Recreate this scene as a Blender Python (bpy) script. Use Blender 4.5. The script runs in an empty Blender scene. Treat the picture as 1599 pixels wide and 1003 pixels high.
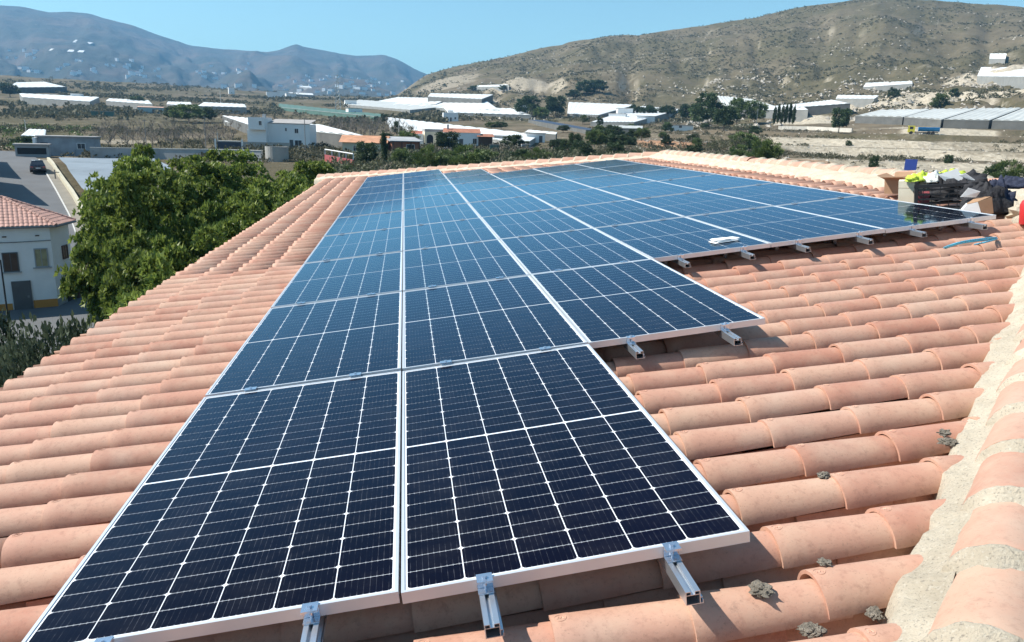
import bpy, math, random
import numpy as np
from mathutils import Vector, Matrix, noise
rnd = random.Random(7)
R = math.radians
S = bpy.context.scene
COL = S.collection

# ------------------------------------------------------------------ camera
CAM = Vector((1.0099, -1.8473, 1.3467))
cd = bpy.data.cameras.new('camera')
cd.sensor_width = 36.0
cd.lens = 1195.9 / 1599 * 36.0
cd.clip_start = 0.05
cd.clip_end = 20000
cam = bpy.data.objects.new('camera', cd)
COL.objects.link(cam)
RIGHT = Vector((0.99033, -0.13572, 0.02863)); DOWN = Vector((-0.0051, -0.24193, -0.97028)); FWD = Vector((0.13861, 0.96075, -0.24029))
mw = Matrix((( RIGHT.x, -DOWN.x, -FWD.x, CAM.x), (RIGHT.y, -DOWN.y, -FWD.y, CAM.y), (RIGHT.z, -DOWN.z, -FWD.z, CAM.z), (0, 0, 0, 1)))
cam.matrix_world = mw
S.camera = cam

# ------------------------------------------------------------------ light
SUN_EL, SUN_AZ = 47.0, -80.0        # azimuth from +Y, negative = left of the view
w = bpy.data.worlds.new('World'); S.world = w; w.use_nodes = True
nt = w.node_tree; nt.nodes.clear()
sk = nt.nodes.new('ShaderNodeTexSky'); sk.sky_type = 'NISHITA'; sk.sun_disc = False
sk.sun_elevation = R(SUN_EL); sk.sun_rotation = R(SUN_AZ); sk.altitude = 100; sk.air_density = 1.0; sk.dust_density = 0.3; sk.ozone_density = 1.0
bg = nt.nodes.new('ShaderNodeBackground'); bg.inputs[1].default_value = 0.105
wo = nt.nodes.new('ShaderNodeOutputWorld')
tint = nt.nodes.new('ShaderNodeMix'); tint.data_type = 'RGBA'; tint.blend_type = 'MULTIPLY'; tint.inputs[0].default_value = 1.0; tint.inputs[7].default_value = (0.79, 1.03, 1.0, 1)
nt.links.new(sk.outputs[0], tint.inputs[6]); nt.links.new(tint.outputs[2], bg.inputs[0]); nt.links.new(bg.outputs[0], wo.inputs[0])
sl = bpy.data.lights.new('sun', 'SUN'); sl.energy = 5.0; sl.angle = R(0.5); sl.color = (1.0, 0.95, 0.88)
so = bpy.data.objects.new('sun', sl); COL.objects.link(so)
sdir = Vector((math.sin(R(SUN_AZ)) * math.cos(R(SUN_EL)), math.cos(R(SUN_AZ)) * math.cos(R(SUN_EL)), math.sin(R(SUN_EL))))
so.rotation_euler = sdir.to_track_quat('Z', 'Y').to_euler()
S.view_settings.view_transform = 'Standard'; S.view_settings.look = 'None'
S.view_settings.exposure = 0.63; S.view_settings.gamma = 1.0; S.view_settings.use_curve_mapping = False

# ------------------------------------------------------------------ helpers
def tag(o, label=None, cat=None, group=None, kind=None):
    if label: o['label'] = label
    if cat: o['category'] = cat
    if group: o['group'] = group
    if kind: o['kind'] = kind
    return o

def empty(name, loc=(0, 0, 0), rz=0.0, mat=None):
    o = bpy.data.objects.new(name, None); COL.objects.link(o)
    o.empty_display_size = 0.2
    if mat is not None: o.matrix_world = mat
    else:
        o.location = loc; o.rotation_euler = (0, 0, rz)
    return o

def mkmesh(name, v, f, mats=(), mi=None, smooth=False, uv=None):
    me = bpy.data.meshes.new(name)
    me.from_pydata([tuple(x) for x in v], [], [tuple(x) for x in f])
    for m in (mats if isinstance(mats, (list, tuple)) else [mats]): me.materials.append(m)
    if mi is not None: me.polygons.foreach_set('material_index', list(mi))
    if smooth: me.polygons.foreach_set('use_smooth', [True] * len(me.polygons))
    if uv is not None:
        ul = me.uv_layers.new(name='UVMap')
        ul.data.foreach_set('uv', np.asarray(uv, dtype=np.float32).ravel())
    me.update()
    return me

def quads(name, V, mats, k=4, mi=None, smooth=False):
    """fast mesh from an (n*k,3) array, each run of k vertices one face"""
    V = np.asarray(V, dtype=np.float32).reshape(-1, 3); n = len(V) // k
    me = bpy.data.meshes.new(name)
    me.vertices.add(n * k); me.vertices.foreach_set('co', V.ravel())
    me.loops.add(n * k); me.loops.foreach_set('vertex_index', np.arange(n * k, dtype=np.int32))
    me.polygons.add(n); me.polygons.foreach_set('loop_start', np.arange(0, n * k, k, dtype=np.int32))
    for m in (mats if isinstance(mats, (list, tuple)) else [mats]): me.materials.append(m)
    if mi is not None: me.polygons.foreach_set('material_index', np.asarray(mi, dtype=np.int32))
    me.update(calc_edges=True)
    return me

def link(name, me, parent=None, loc=None, mat=None, rz=None):
    o = bpy.data.objects.new(name, me); COL.objects.link(o)
    if parent: o.parent = parent
    if mat is not None: o.matrix_local = mat
    if loc is not None: o.location = loc
    if rz is not None: o.rotation_euler = (0, 0, rz)
    return o

class MB:
    """collects simple shapes; build() links them as one mesh object"""
    def __init__(s): s.v = []; s.f = []; s.m = []
    def add(s, v, f, m=0):
        b = len(s.v); s.v += [tuple(x) for x in v]; s.f += [tuple(b + i for i in q) for q in f]; s.m += [m] * len(f); return s
    def box(s, a, b, m=0, mat=None):
        x0, y0, z0 = a; x1, y1, z1 = b
        v = [(x0, y0, z0), (x1, y0, z0), (x1, y1, z0), (x0, y1, z0), (x0, y0, z1), (x1, y0, z1), (x1, y1, z1), (x0, y1, z1)]
        if mat is not None: v = [mat @ Vector(q) for q in v]
        return s.add(v, [(0, 3, 2, 1), (4, 5, 6, 7), (0, 1, 5, 4), (1, 2, 6, 5), (2, 3, 7, 6), (3, 0, 4, 7)], m)
    def tube(s, a, b, r0, r1=None, n=8, m=0, cap=True):
        r1 = r0 if r1 is None else r1
        a = Vector(a); b = Vector(b); d = (b - a).normalized()
        x = d.orthogonal().normalized(); y = d.cross(x)
        v = []
        for c, r in ((a, r0), (b, r1)):
            for i in range(n):
                t = 2 * math.pi * i / n; v.append(c + x * (r * math.cos(t)) + y * (r * math.sin(t)))
        f = [(i, (i + 1) % n, n + (i + 1) % n, n + i) for i in range(n)]
        if cap: f += [tuple(range(n))[::-1], tuple(range(n, 2 * n))]
        return s.add(v, f, m)
    def path(s, pts, r, n=8, m=0):
        for a, b in zip(pts[:-1], pts[1:]): s.tube(a, b, r, n=n, m=m)
        return s
    def lathe(s, prof, n=16, m=0, c=(0, 0, 0)):
        v = []; k = len(prof)
        for i in range(n):
            t = 2 * math.pi * i / n
            for r, z in prof: v.append((c[0] + r * math.cos(t), c[1] + r * math.sin(t), c[2] + z))
        f = []
        for i in range(n):
            for j in range(k - 1):
                f.append((i * k + j, ((i + 1) % n) * k + j, ((i + 1) % n) * k + j + 1, i * k + j + 1))
        return s.add(v, f, m)
    def prism(s, poly, z0, z1, m=0, top=None):
        n = len(poly); v = [(x, y, z0) for x, y in poly] + [(x, y, z1) for x, y in poly]
        f = [(i, (i + 1) % n, n + (i + 1) % n, n + i) for i in range(n)]
        s.add(v, f, m); s.add(v, [tuple(range(n, 2 * n)), tuple(range(n))[::-1]], m if top is None else top)
        return s
    def mesh(s, name, mats, smooth=False): return mkmesh(name, s.v, s.f, mats, s.m, smooth)
    def build(s, name, mats, parent=None, smooth=False, **k): return link(name, s.mesh(name, mats, smooth), parent, **k)

def bevel(o, wd=0.005, seg=2):
    m = o.modifiers.new('bevel', 'BEVEL'); m.width = wd; m.segments = seg; m.limit_method = 'ANGLE'; return o

# ------------------------------------------------------------------ materials
def ramp(n, fac, stops):
    r = n.nodes.new('ShaderNodeValToRGB'); e = r.color_ramp.elements
    while len(e) < len(stops): e.new(0.5)
    for q, (p, c) in zip(e, stops): q.position = p; q.color = (*c, 1)
    n.links.new(fac, r.inputs[0]); return r.outputs[0]
def nz(n, vec, scale, det=4, rough=0.55, dim='3D'):
    t = n.nodes.new('ShaderNodeTexNoise'); t.inputs['Scale'].default_value = scale; t.inputs['Detail'].default_value = det; t.inputs['Roughness'].default_value = rough
    n.links.new(vec, t.inputs['Vector']); return t.outputs[0]
def mx(n, a, b, fac, mode='MIX'):
    m = n.nodes.new('ShaderNodeMix'); m.data_type = 'RGBA'; m.blend_type = mode
    for s, x in ((m.inputs[6], a), (m.inputs[7], b)):
        if isinstance(x, tuple): s.default_value = (*x, 1)
        else: n.links.new(x, s)
    if isinstance(fac, float): m.inputs[0].default_value = fac
    else: n.links.new(fac, m.inputs[0])
    return m.outputs[2]
def mth(n, op, a, b=None, c=None, clamp=False):
    m = n.nodes.new('ShaderNodeMath'); m.operation = op; m.use_clamp = clamp
    for i, x in enumerate((a, b, c)):
        if x is None: continue
        if isinstance(x, (int, float)): m.inputs[i].default_value = x
        else: n.links.new(x, m.inputs[i])
    return m.outputs[0]
def newmat(name):
    m = bpy.data.materials.new(name); m.use_nodes = True; n = m.node_tree; b = n.nodes['Principled BSDF']; return m, n, b
def simple(name, col, rough=0.6, metal=0.0, var=0.12, scale=3.0, bump=0.0, bscale=None, coat=0.0, spec=0.5, coord='Object', rnd_obj=0.0, sheen=0):
    m, n, b = newmat(name)
    tc = n.nodes.new('ShaderNodeTexCoord').outputs[coord]
    f = nz(n, tc, scale)
    c0 = tuple(x * (1 - var) for x in col); c1 = tuple(min(1, x * (1 + var)) for x in col)
    c = ramp(n, f, [(0.3, c0), (0.7, c1)])
    if rnd_obj:
        oi = n.nodes.new('ShaderNodeObjectInfo').outputs['Random']
        h = n.nodes.new('ShaderNodeHueSaturation'); n.links.new(c, h.inputs['Color'])
        n.links.new(mth(n, 'MULTIPLY_ADD', oi, rnd_obj * 2, 1 - rnd_obj), h.inputs['Value']); c = h.outputs[0]
    n.links.new(c, b.inputs['Base Color'])
    b.inputs['Roughness'].default_value = rough; b.inputs['Metallic'].default_value = metal
    b.inputs['Coat Weight'].default_value = coat; b.inputs['Specular IOR Level'].default_value = spec
    if bump:
        bp = n.nodes.new('ShaderNodeBump'); bp.inputs['Strength'].default_value = bump; bp.inputs['Distance'].default_value = 0.02
        n.links.new(nz(n, tc, bscale or scale * 6, 6, 0.65), bp.inputs['Height']); n.links.new(bp.outputs[0], b.inputs['Normal'])
    return m

def tile_material(name='terracotta', wash=None, wamt=0):
    m, n, b = newmat(name)
    geo = n.nodes.new('ShaderNodeNewGeometry'); oi = n.nodes.new('ShaderNodeObjectInfo')
    r = mth(n, 'FRACT', mth(n, 'ADD', geo.outputs['Random Per Island'], oi.outputs['Random']))
    pos = geo.outputs['Position']
    base = ramp(n, r, [(0.0, (0.44, 0.222, 0.152)), (0.2, (0.53, 0.305, 0.215)), (0.45, (0.48, 0.245, 0.170)), (0.65, (0.54, 0.328, 0.230)), (0.85, (0.50, 0.258, 0.180)), (1.0, (0.42, 0.195, 0.130))])
    f1 = nz(n, pos, 7.0, 6, 0.62)
    c = mx(n, base, (0.60, 0.45, 0.32), mth(n, 'MULTIPLY', ramp(n, f1, [(0.42, (0, 0, 0)), (0.72, (1, 1, 1))]), 0.38))
    f2 = nz(n, pos, 38.0, 5, 0.7)
    c = mx(n, c, (0.24, 0.115, 0.08), mth(n, 'MULTIPLY', ramp(n, f2, [(0.52, (0, 0, 0)), (0.74, (1, 1, 1))]), 0.45))
    f3 = nz(n, pos, 2.3, 3, 0.5)
    c = mx(n, c, (0.52, 0.44, 0.36), mth(n, 'MULTIPLY', ramp(n, f3, [(0.52, (0, 0, 0)), (0.8, (1, 1, 1))]), 0.35))
    f4 = nz(n, pos, 13.0, 8, 0.75)
    c = mx(n, c, (0.17, 0.11, 0.085), mth(n, 'MULTIPLY', ramp(n, f4, [(0.62, (0, 0, 0)), (0.74, (1, 1, 1))]), 0.4))
    sp = nz(n, pos, 160.0, 2, 0.5)
    c = mx(n, c, (0.25, 0.16, 0.11), mth(n, 'MULTIPLY', ramp(n, sp, [(0.64, (0, 0, 0)), (0.72, (1, 1, 1))]), 0.45))
    if wash: c = mx(n, c, wash, mth(n, 'MULTIPLY_ADD', f1, .8, wamt - .4, clamp=True))
    n.links.new(c, b.inputs['Base Color']); b.inputs['Roughness'].default_value = 0.72; b.inputs['Specular IOR Level'].default_value = 0.35
    bp = n.nodes.new('ShaderNodeBump'); bp.inputs['Strength'].default_value = 0.25; bp.inputs['Distance'].default_value = 0.004
    n.links.new(nz(n, pos, 70.0, 6, 0.7), bp.inputs['Height']); n.links.new(bp.outputs[0], b.inputs['Normal'])
    return m

def cell_material():
    m, n, b = newmat('solar_cell')
    uv = n.nodes.new('ShaderNodeUVMap').outputs[0]
    sx = n.nodes.new('ShaderNodeSeparateXYZ'); n.links.new(uv, sx.inputs[0])
    # nine busbars along the panel
    q = mth(n, 'FRACT', mth(n, 'MULTIPLY', sx.outputs[0], 9.0))
    d = mth(n, 'ABSOLUTE', mth(n, 'SUBTRACT', q, 0.5))
    line = mth(n, 'LESS_THAN', d, 0.022)
    ey = mth(n, 'ABSOLUTE', mth(n, 'SUBTRACT', sx.outputs[1], 0.5))
    dot = mth(n, 'MULTIPLY', mth(n, 'LESS_THAN', d, 0.07), mth(n, 'GREATER_THAN', ey, 0.455))
    geo = n.nodes.new('ShaderNodeNewGeometry')
    base = ramp(n, nz(n, geo.outputs['Position'], 0.9, 3), [(0.3, (0.0016, 0.0013, 0.0055)), (0.7, (0.0024, 0.0020, 0.0090))])
    gl = nz(n, geo.outputs['Position'], 22.0, 3, 0.6)
    la = mth(n, 'MULTIPLY', line, mth(n, 'MULTIPLY_ADD', ramp(n, gl, [(0.45, (0, 0, 0)), (0.75, (1, 1, 1))]), 0.35, 0.02))  # busbars brighten in random patches: their glints put into the colour
    base = mx(n, base, (0.22, 0.20, 0.18), mth(n, 'MULTIPLY', ramp(n, nz(n, geo.outputs['Position'], 5.5, 7, .7), [(0.45, (0, 0, 0)), (0.75, (1, 1, 1))]), .035))
    c = mx(n, base, (0.35, 0.36, 0.40), mth(n, 'MAXIMUM', la, mth(n, 'MULTIPLY', dot, 0.55)))
    n.links.new(c, b.inputs['Base Color'])
    glassy(n, b, geo, True)
    return m
def glassy(n, b, geo, blue=False):
    """solar glass: an anti-reflection coated sheet, so its mirror reflection is bluish and weak when seen steeply"""
    b.inputs['Roughness'].default_value = 0.5; b.inputs['Specular IOR Level'].default_value = 0.03
    gl = n.nodes.new('ShaderNodeBsdfGlossy'); gl.distribution = 'GGX'; gl.inputs['Color'].default_value = (0.56, 0.80, 1.0, 1)
    dust = nz(n, geo.outputs['Position'], 3.0, 5, 0.7)
    n.links.new(mth(n, 'MULTIPLY_ADD', dust, 0.08, 0.03), gl.inputs['Roughness'])
    fr_ = n.nodes.new('ShaderNodeFresnel'); fr_.inputs['IOR'].default_value = 1.23
    ms = n.nodes.new('ShaderNodeMixShader'); n.links.new(mth(n, 'MAXIMUM', mth(n, 'MULTIPLY', mth(n, 'SUBTRACT', fr_.outputs[0], 0.021), 1.28), 0.002), ms.inputs[0])
    n.links.new(b.outputs[0], ms.inputs[1]); n.links.new(gl.outputs[0], ms.inputs[2]); n.links.new(ms.outputs[0], n.nodes['Material Output'].inputs['Surface'])
def sheet_material():
    m, n, b = newmat('white_backsheet')
    geo = n.nodes.new('ShaderNodeNewGeometry')
    c = ramp(n, nz(n, geo.outputs['Position'], 5.0), [(0.3, (0.72, 0.74, 0.76)), (0.7, (0.82, 0.83, 0.84))])
    n.links.new(c, b.inputs['Base Color']); glassy(n, b, geo)
    return m

M_TILE = tile_material()
M_TILER = tile_material('lime_washed_terracotta', (0.46, 0.35, 0.27), .22)
M_CELL = cell_material()
M_SHEET = sheet_material()
M_FRAME = simple('anodised_aluminium', (0.74, 0.75, 0.76), 0.38, 0.55, 0.04, 6)
M_RAIL = simple('raw_aluminium_rail', (0.62, 0.65, 0.68), 0.32, 0.85, 0.06, 14)
M_CLAMP = simple('clamp_metal', (0.66, 0.70, 0.76), 0.22, 0.9, 0.05, 20)
M_DARK = simple('black_and_hollow_shade', (0.02, 0.02, 0.02), 0.8)  # black of tyres and poles; also painted shade in hollows and openings
def mortar_material():
    m, n, b = newmat('lime_mortar'); p = n.nodes.new('ShaderNodeNewGeometry').outputs['Position']
    c = ramp(n, nz(n, p, 6, 5, .6), [(0.3, (0.48, 0.41, 0.305)), (0.7, (0.65, 0.57, 0.44))])
    c = mx(n, c, (0.16, 0.14, 0.12), mth(n, 'MULTIPLY', ramp(n, nz(n, p, 120, 3, .6), [(0.56, (0, 0, 0)), (0.68, (1, 1, 1))]), 0.6))
    c = mx(n, c, (0.74, 0.69, 0.58), mth(n, 'MULTIPLY', ramp(n, nz(n, p, 95, 2, .5), [(0.58, (0, 0, 0)), (0.74, (1, 1, 1))]), 0.45))
    n.links.new(c, b.inputs['Base Color']); b.inputs['Roughness'].default_value = 0.95
    bp = n.nodes.new('ShaderNodeBump'); bp.inputs['Strength'].default_value = 1.0; bp.inputs['Distance'].default_value = 0.012
    n.links.new(nz(n, p, 85, 6, .75), bp.inputs['Height']); n.links.new(bp.outputs[0], b.inputs['Normal'])
    return m
M_MORTAR = mortar_material()
M_LUMP = simple('dried_mortar_crumbs', (0.27, 0.235, 0.185), .95, 0, .4, 60, bump=1.0, bscale=160)
M_DECK = simple('roof_deck', (0.16, 0.07, 0.05), 0.95, 0, 0.2, 5)
M_WHITE = simple('white_render', (0.83, 0.82, 0.79), 0.9, 0, 0.05, 1.2, bump=0.2, bscale=20)

# ------------------------------------------------------------------ roof frames
AL = R(7.5); ca, sa = math.cos(AL), math.sin(AL)
def frame_matrix(origin, a, b):
    a = Vector(a); b = Vector(b); n = a.cross(b)
    return Matrix(((a.x, b.x, n.x, origin[0]), (a.y, b.y, n.y, origin[1]), (a.z, b.z, n.z, origin[2]), (0, 0, 0, 1)))
PL = frame_matrix((0, 0, 0), (ca, 0, sa), (0, 1, 0))       # plane of the panel tops: u uphill, v along the eaves
def pw(u, v, z=0.0): return PL @ Vector((u, v, z))
U_EAVE, U_RIDGE = -1.85, 7.55
V_NEAR_HIP = lambda u: -0.545 + (u - 2.28) * 1.03             # the two hip lines
V_FAR_HIP = lambda u: 25.1 - (u + 1.85) * 0.825
def u_near(v): return 2.28 + (v + 0.545) / 1.03
def u_far(v): return (25.1 - v) / 0.825 - 1.85
CREST = -0.13
ROWP, EXPO = 0.2635, 0.376

def barrel(L, rw, rn, th, arc, n, band=True, up=1):
    """half-barrel tile along +x (x=0 is the wide end), opening down (up=1) or up (up=-1)"""
    xs = [(0.0, rw), (0.052, rw - 0.0005), (0.056, rw - 0.0016), (L, rn)] if band else [(0, rw), (L, rn)]
    v = []; f = []; k = n + 1
    for x, r in xs:
        for i in range(k):
            t = -arc + 2 * arc * i / n; v.append((x, r * math.sin(t), up * r * math.cos(t)))
    for x, r in ((xs[0][0], rw - th), (xs[-1][0], rn - th)):
        for i in range(k):
            t = -arc + 2 * arc * i / n; v.append((x, r * math.sin(t), up * r * math.cos(t)))
    m = len(xs)
    for j in range(m - 1):
        for i in range(n): f.append((j * k + i, j * k + i + 1, (j + 1) * k + i + 1, (j + 1) * k + i))
    a, b_, c, d = 0, (m - 1) * k, m * k, (m + 1) * k
    for i in range(n):
        f.append((c + i + 1, c + i, d + i, d + i + 1))
        f.append((a + i + 1, a + i, c + i, c + i + 1)); f.append((b_ + i, b_ + i + 1, d + i + 1, d + i))
    f.append((c, a, b_, d)); f.append((a + n, c + n, d + n, b_ + n))
    if up < 0: f = [q[::-1] for q in f]
    return v, f
ARC = R(84)
RW, RN, TH = 0.092, 0.075, 0.011
AX = CREST - RW                                            # axis height of the cover tiles
def shape_mesh(name, near):
    v, f = barrel(0.45, RW, RN, TH, ARC, 14 if near else 8, True, 1)
    v = [(x, y, z - (0.0 if x < 0.2 else 0.0)) for x, y, z in v]
    if near:   # pressed maker's stamp: ring and zig-zag, standing proud of the crest
        def wrap(px, py, h): 
            r = RW - 0.0008 + h; t = py / RW
            return (px, r * math.sin(t), r * math.cos(t))
        n = 14
        for (r0, r1) in ((0.0150, 0.0180),):
            b = len(v)
            for i in range(n):
                t = 2 * math.pi * i / n
                for rr, h in ((r0, 0), (r0 + 0.0007, 0.0016), (r1 - 0.0007, 0.0016), (r1, 0)):
                    v.append(wrap(0.027 + rr * math.cos(t), rr * math.sin(t) + 0.012, h))
            for i in range(n):
                j = (i + 1) % n
                for q in range(3): f.append((b + i * 4 + q, b + j * 4 + q, b + j * 4 + q + 1, b + i * 4 + q + 1))
        zz = [(-0.009, -0.006), (-0.004, 0.007), (0.0, -0.004), (0.004, 0.007), (0.009, -0.006)]
        for (x0, y0), (x1, y1) in zip(zz[:-1], zz[1:]):
            b = len(v)
            for px, py, h in ((x0 - .0013, y0, 0), (x1 - .0013, y1, 0), (x1 + .0013, y1, .0015), (x0 + .0013, y0, .0015)):
                v.append(wrap(0.027 + px, py + 0.012, h + 0.0004))
            f.append((b, b + 1, b + 2, b + 3))
    return v, f
COVER_N = shape_mesh('roof_tile', True); COVER_F = shape_mesh('roof_tile', False)
PAN = barrel(0.45, 0.085, 0.100, TH, R(80), 8, False, -1)
me_cover = mkmesh('roof_tile', *COVER_N, M_TILE, smooth=False)
me_pan = mkmesh('channel_tile', *PAN, M_TILE)
for me in (me_cover, me_pan):
    me.polygons.foreach_set('use_smooth', [True] * len(me.polygons)); me.set_sharp_from_angle(angle=R(28))

house = empty('tiled_house', (2.8, 10, -11.3))
tag(house, 'house in the foreground whose pale terracotta tiled hip roof carries the solar panels', 'house')
HP = Matrix.Translation((2.8, 10, -11.3)).inverted()
# decks of the four slopes
K = pw(U_EAVE, V_NEAR_HIP(U_EAVE)); Kf = pw(U_EAVE, V_FAR_HIP(U_EAVE)); Rn = pw(U_RIDGE, V_NEAR_HIP(U_RIDGE)); Rf = pw(U_RIDGE, V_FAR_HIP(U_RIDGE))
xr = K.x + 2 * (Rn.x - K.x)
K2 = Vector((xr, K.y, K.z)); Kf2 = Vector((xr, Kf.y, Kf.z))
dz = Vector((0, 0, -0.345))
roof = MB().add([p + dz for p in (K, Kf, Rf, Rn, K2, Kf2)], [(0, 3, 2, 1), (0, 4, 3), (4, 5, 2, 3), (1, 2, 5)], 0)
roof.add([p + dz + Vector((0, 0, -0.22)) for p in (K, Kf, Kf2, K2)], [(0, 1, 2, 3)], 1)
for a, b in ((K, Kf), (Kf, Kf2), (Kf2, K2), (K2, K)):
    q = Vector((0, 0, -0.22)); roof.add([a + dz, b + dz, b + dz + q, a + dz + q], [(0, 1, 2, 3), ], 1)
roof_o = link('roof', mkmesh('roof', [HP @ Vector(v) for v in roof.v], roof.f, [M_DECK, M_WHITE], roof.m), house)
wl = MB(); o_ = 0.55
wl.prism([(K.x + o_ - 2.8, K.y + o_ - 10), (xr - o_ - 2.8, K.y + o_ - 10), (xr - o_ - 2.8, Kf.y - o_ - 10), (K.x + o_ - 2.8, Kf.y - o_ - 10)], -1.5, K.z + 11.3 - 0.57)
wl.build('wall', M_WHITE, house)

def tiles_on(frame, rows, clip, indiv_cover=None, indiv_pan=None, seed=1):
    """cover and channel tiles of one slope; frame: (u,v,z) -> world"""
    rg = random.Random(seed)
    cov = []; pan = []
    for j in rows:
        v0 = -0.06 + ROWP * j; wob = rg.uniform(-.006, .006); ph = rg.uniform(-0.022, 0.022)
        for i in range(-1, 27):
            u0 = 2.14 + EXPO * (i - 11) + ph + rg.uniform(-.006, .006)
            if u0 < U_EAVE - 0.2: continue
            lo, hi = clip(v0)
            if lo < u0 < hi - 0.12: cov.append((u0, v0 + wob + rg.uniform(-.004, .004), max(-1, min(1, rg.gauss(0, .6))), rg.uniform(-.6, .6), rg.uniform(-.003, .004), min(1, (hi - 0.02 - u0) / .45)))
            lo, hi = clip(v0 + ROWP / 2)
            u1 = u0 + 0.19
            if lo < u1 < hi - 0.12: pan.append((u1, v0 + ROWP / 2 + rg.uniform(-.006, .006), rg.uniform(-1.3, 1.3), 0, rg.uniform(-.003, .003), min(1, (hi - 0.02 - u1) / .45)))
    return cov, pan
def tm(c, axz):
    return Matrix.Translation((c[0], c[1], axz + c[4])) @ Matrix.Rotation(R(c[2]), 4, 'Z') @ Matrix.Rotation(R(c[3]), 4, 'Y') @ Matrix.Diagonal((c[5], 1, 1, 1))
PANAX = AX + 0.004
cov, pan = tiles_on(PL, range(-18, 96), lambda v: (U_EAVE - 0.1, min(u_near(v), u_far(v), U_RIDGE)))
def under_panel(u, v, m=0.12):
    c = [(0, 0, 20), (1, 0, 20), (2, 2, 18), (3, 4, 16), (4, 4, 16), (5, 4, 16)]
    return any(a + (-m if a else m) < u and u + 0.45 < a + 1 + (m if a < 5 else -m) and f0 + .25 < v < f1 - .1 for a, f0, f1 in c)
def visible_px(u, v, z):
    d = pw(u, v, z) - CAM; zc = d.dot(FWD)
    if zc < 0.3: return None
    return 799.5 + 1195.9 * d.dot(RIGHT) / zc, 501.5 + 1195.9 * d.dot(DOWN) / zc, zc
def rank(c):
    q = visible_px(c[0] + .2, c[1], CREST)
    if q is None or not (-60 < q[0] < 1660 and 0 < q[1] < 1060) or under_panel(c[0], c[1]): return 1e9
    return q[2]
cov.sort(key=rank); pan.sort(key=rank)
def joined(name, items, shp, axz, frame, parent, HPm):
    base = np.array(shp[0], dtype=np.float64); nv = len(base)
    V = []; F = []
    for c in items:
        m = np.array(HPm @ frame @ tm(c, axz)); V.append(base @ m[:3, :3].T + m[:3, 3]); 
    V = np.concatenate(V)
    me = bpy.data.meshes.new(name)
    lens = np.array([len(q) for q in shp[1]]); idx = np.concatenate([np.array(q) for q in shp[1]])
    k = len(items)
    I = (np.tile(idx, k) + np.repeat(np.arange(k) * nv, len(idx))).astype(np.int32)
    st = np.concatenate([[0], np.cumsum(np.tile(lens, k))[:-1]]).astype(np.int32)
    me.vertices.add(len(V)); me.vertices.foreach_set('co', V.astype(np.float32).ravel())
    me.loops.add(len(I)); me.loops.foreach_set('vertex_index', I)
    me.polygons.add(len(st)); me.polygons.foreach_set('loop_start', st)
    me.materials.append(M_TILE); me.update(calc_edges=True)
    nx = np.zeros(len(st) * 3); me.polygons.foreach_get('normal', nx)
    return link(name, me, parent)
NC, NP = 300, 170
for c in cov[:NC]:
    link('roof_tile', me_cover, roof_o, mat=HP @ PL @ tm(c, AX))
for c in pan[:NP]:
    link('channel_tile', me_pan, roof_o, mat=HP @ PL @ tm(c, PANAX))
tag(joined('roof_tile_field', [c for c in cov[NC:]], COVER_F, AX, PL, roof_o, HP), kind='stuff')
tag(joined('channel_tile_field', [c for c in pan[NP:]], PAN, PANAX, PL, roof_o, HP), kind='stuff')
# other slopes, same tiles
kl = (Rn - K); 
def slope(frame, n0, n1, clip, nm, seed):
    c2, p2 = tiles_on(frame, range(n0, n1), clip, seed=seed)
    tag(joined(nm + '_tile_field', c2, COVER_F, AX, frame, roof_o, HP), kind='stuff')
    tag(joined(nm + '_channel_field', p2, PAN, PANAX, frame, roof_o, HP), kind='stuff')
hs = math.atan2(Rn.z - K.z, Rn.y - K.y); ch, sh = math.cos(hs), math.sin(hs)
FN = frame_matrix((K.x, K.y - U_EAVE * -1 * 0, K.z), (0, ch, sh), (-1, 0, 0)) @ Matrix.Translation((-U_EAVE, 0, 0))
half = (xr - K.x) / 2; hl = (Rn.y - K.y) / ch
slope(FN, -int(2 * half / ROWP), 0, lambda v: (U_EAVE - .1, U_EAVE + hl * (1 - abs(-v - half) / half)), 'near_hip', 4)
FB = frame_matrix((xr, K.y, K.z), (-ca, 0, sa), (0, -1, 0)) @ Matrix.Translation((-U_EAVE, 0, 0))
LL = Kf.y - K.y
slope(FB, -int(LL / ROWP), 0, lambda v: (U_EAVE - .1, U_EAVE + 9.4 * min(1, -v / (Rn.y - K.y), (LL + v) / (Kf.y - Rf.y))), 'back', 5)

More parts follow.
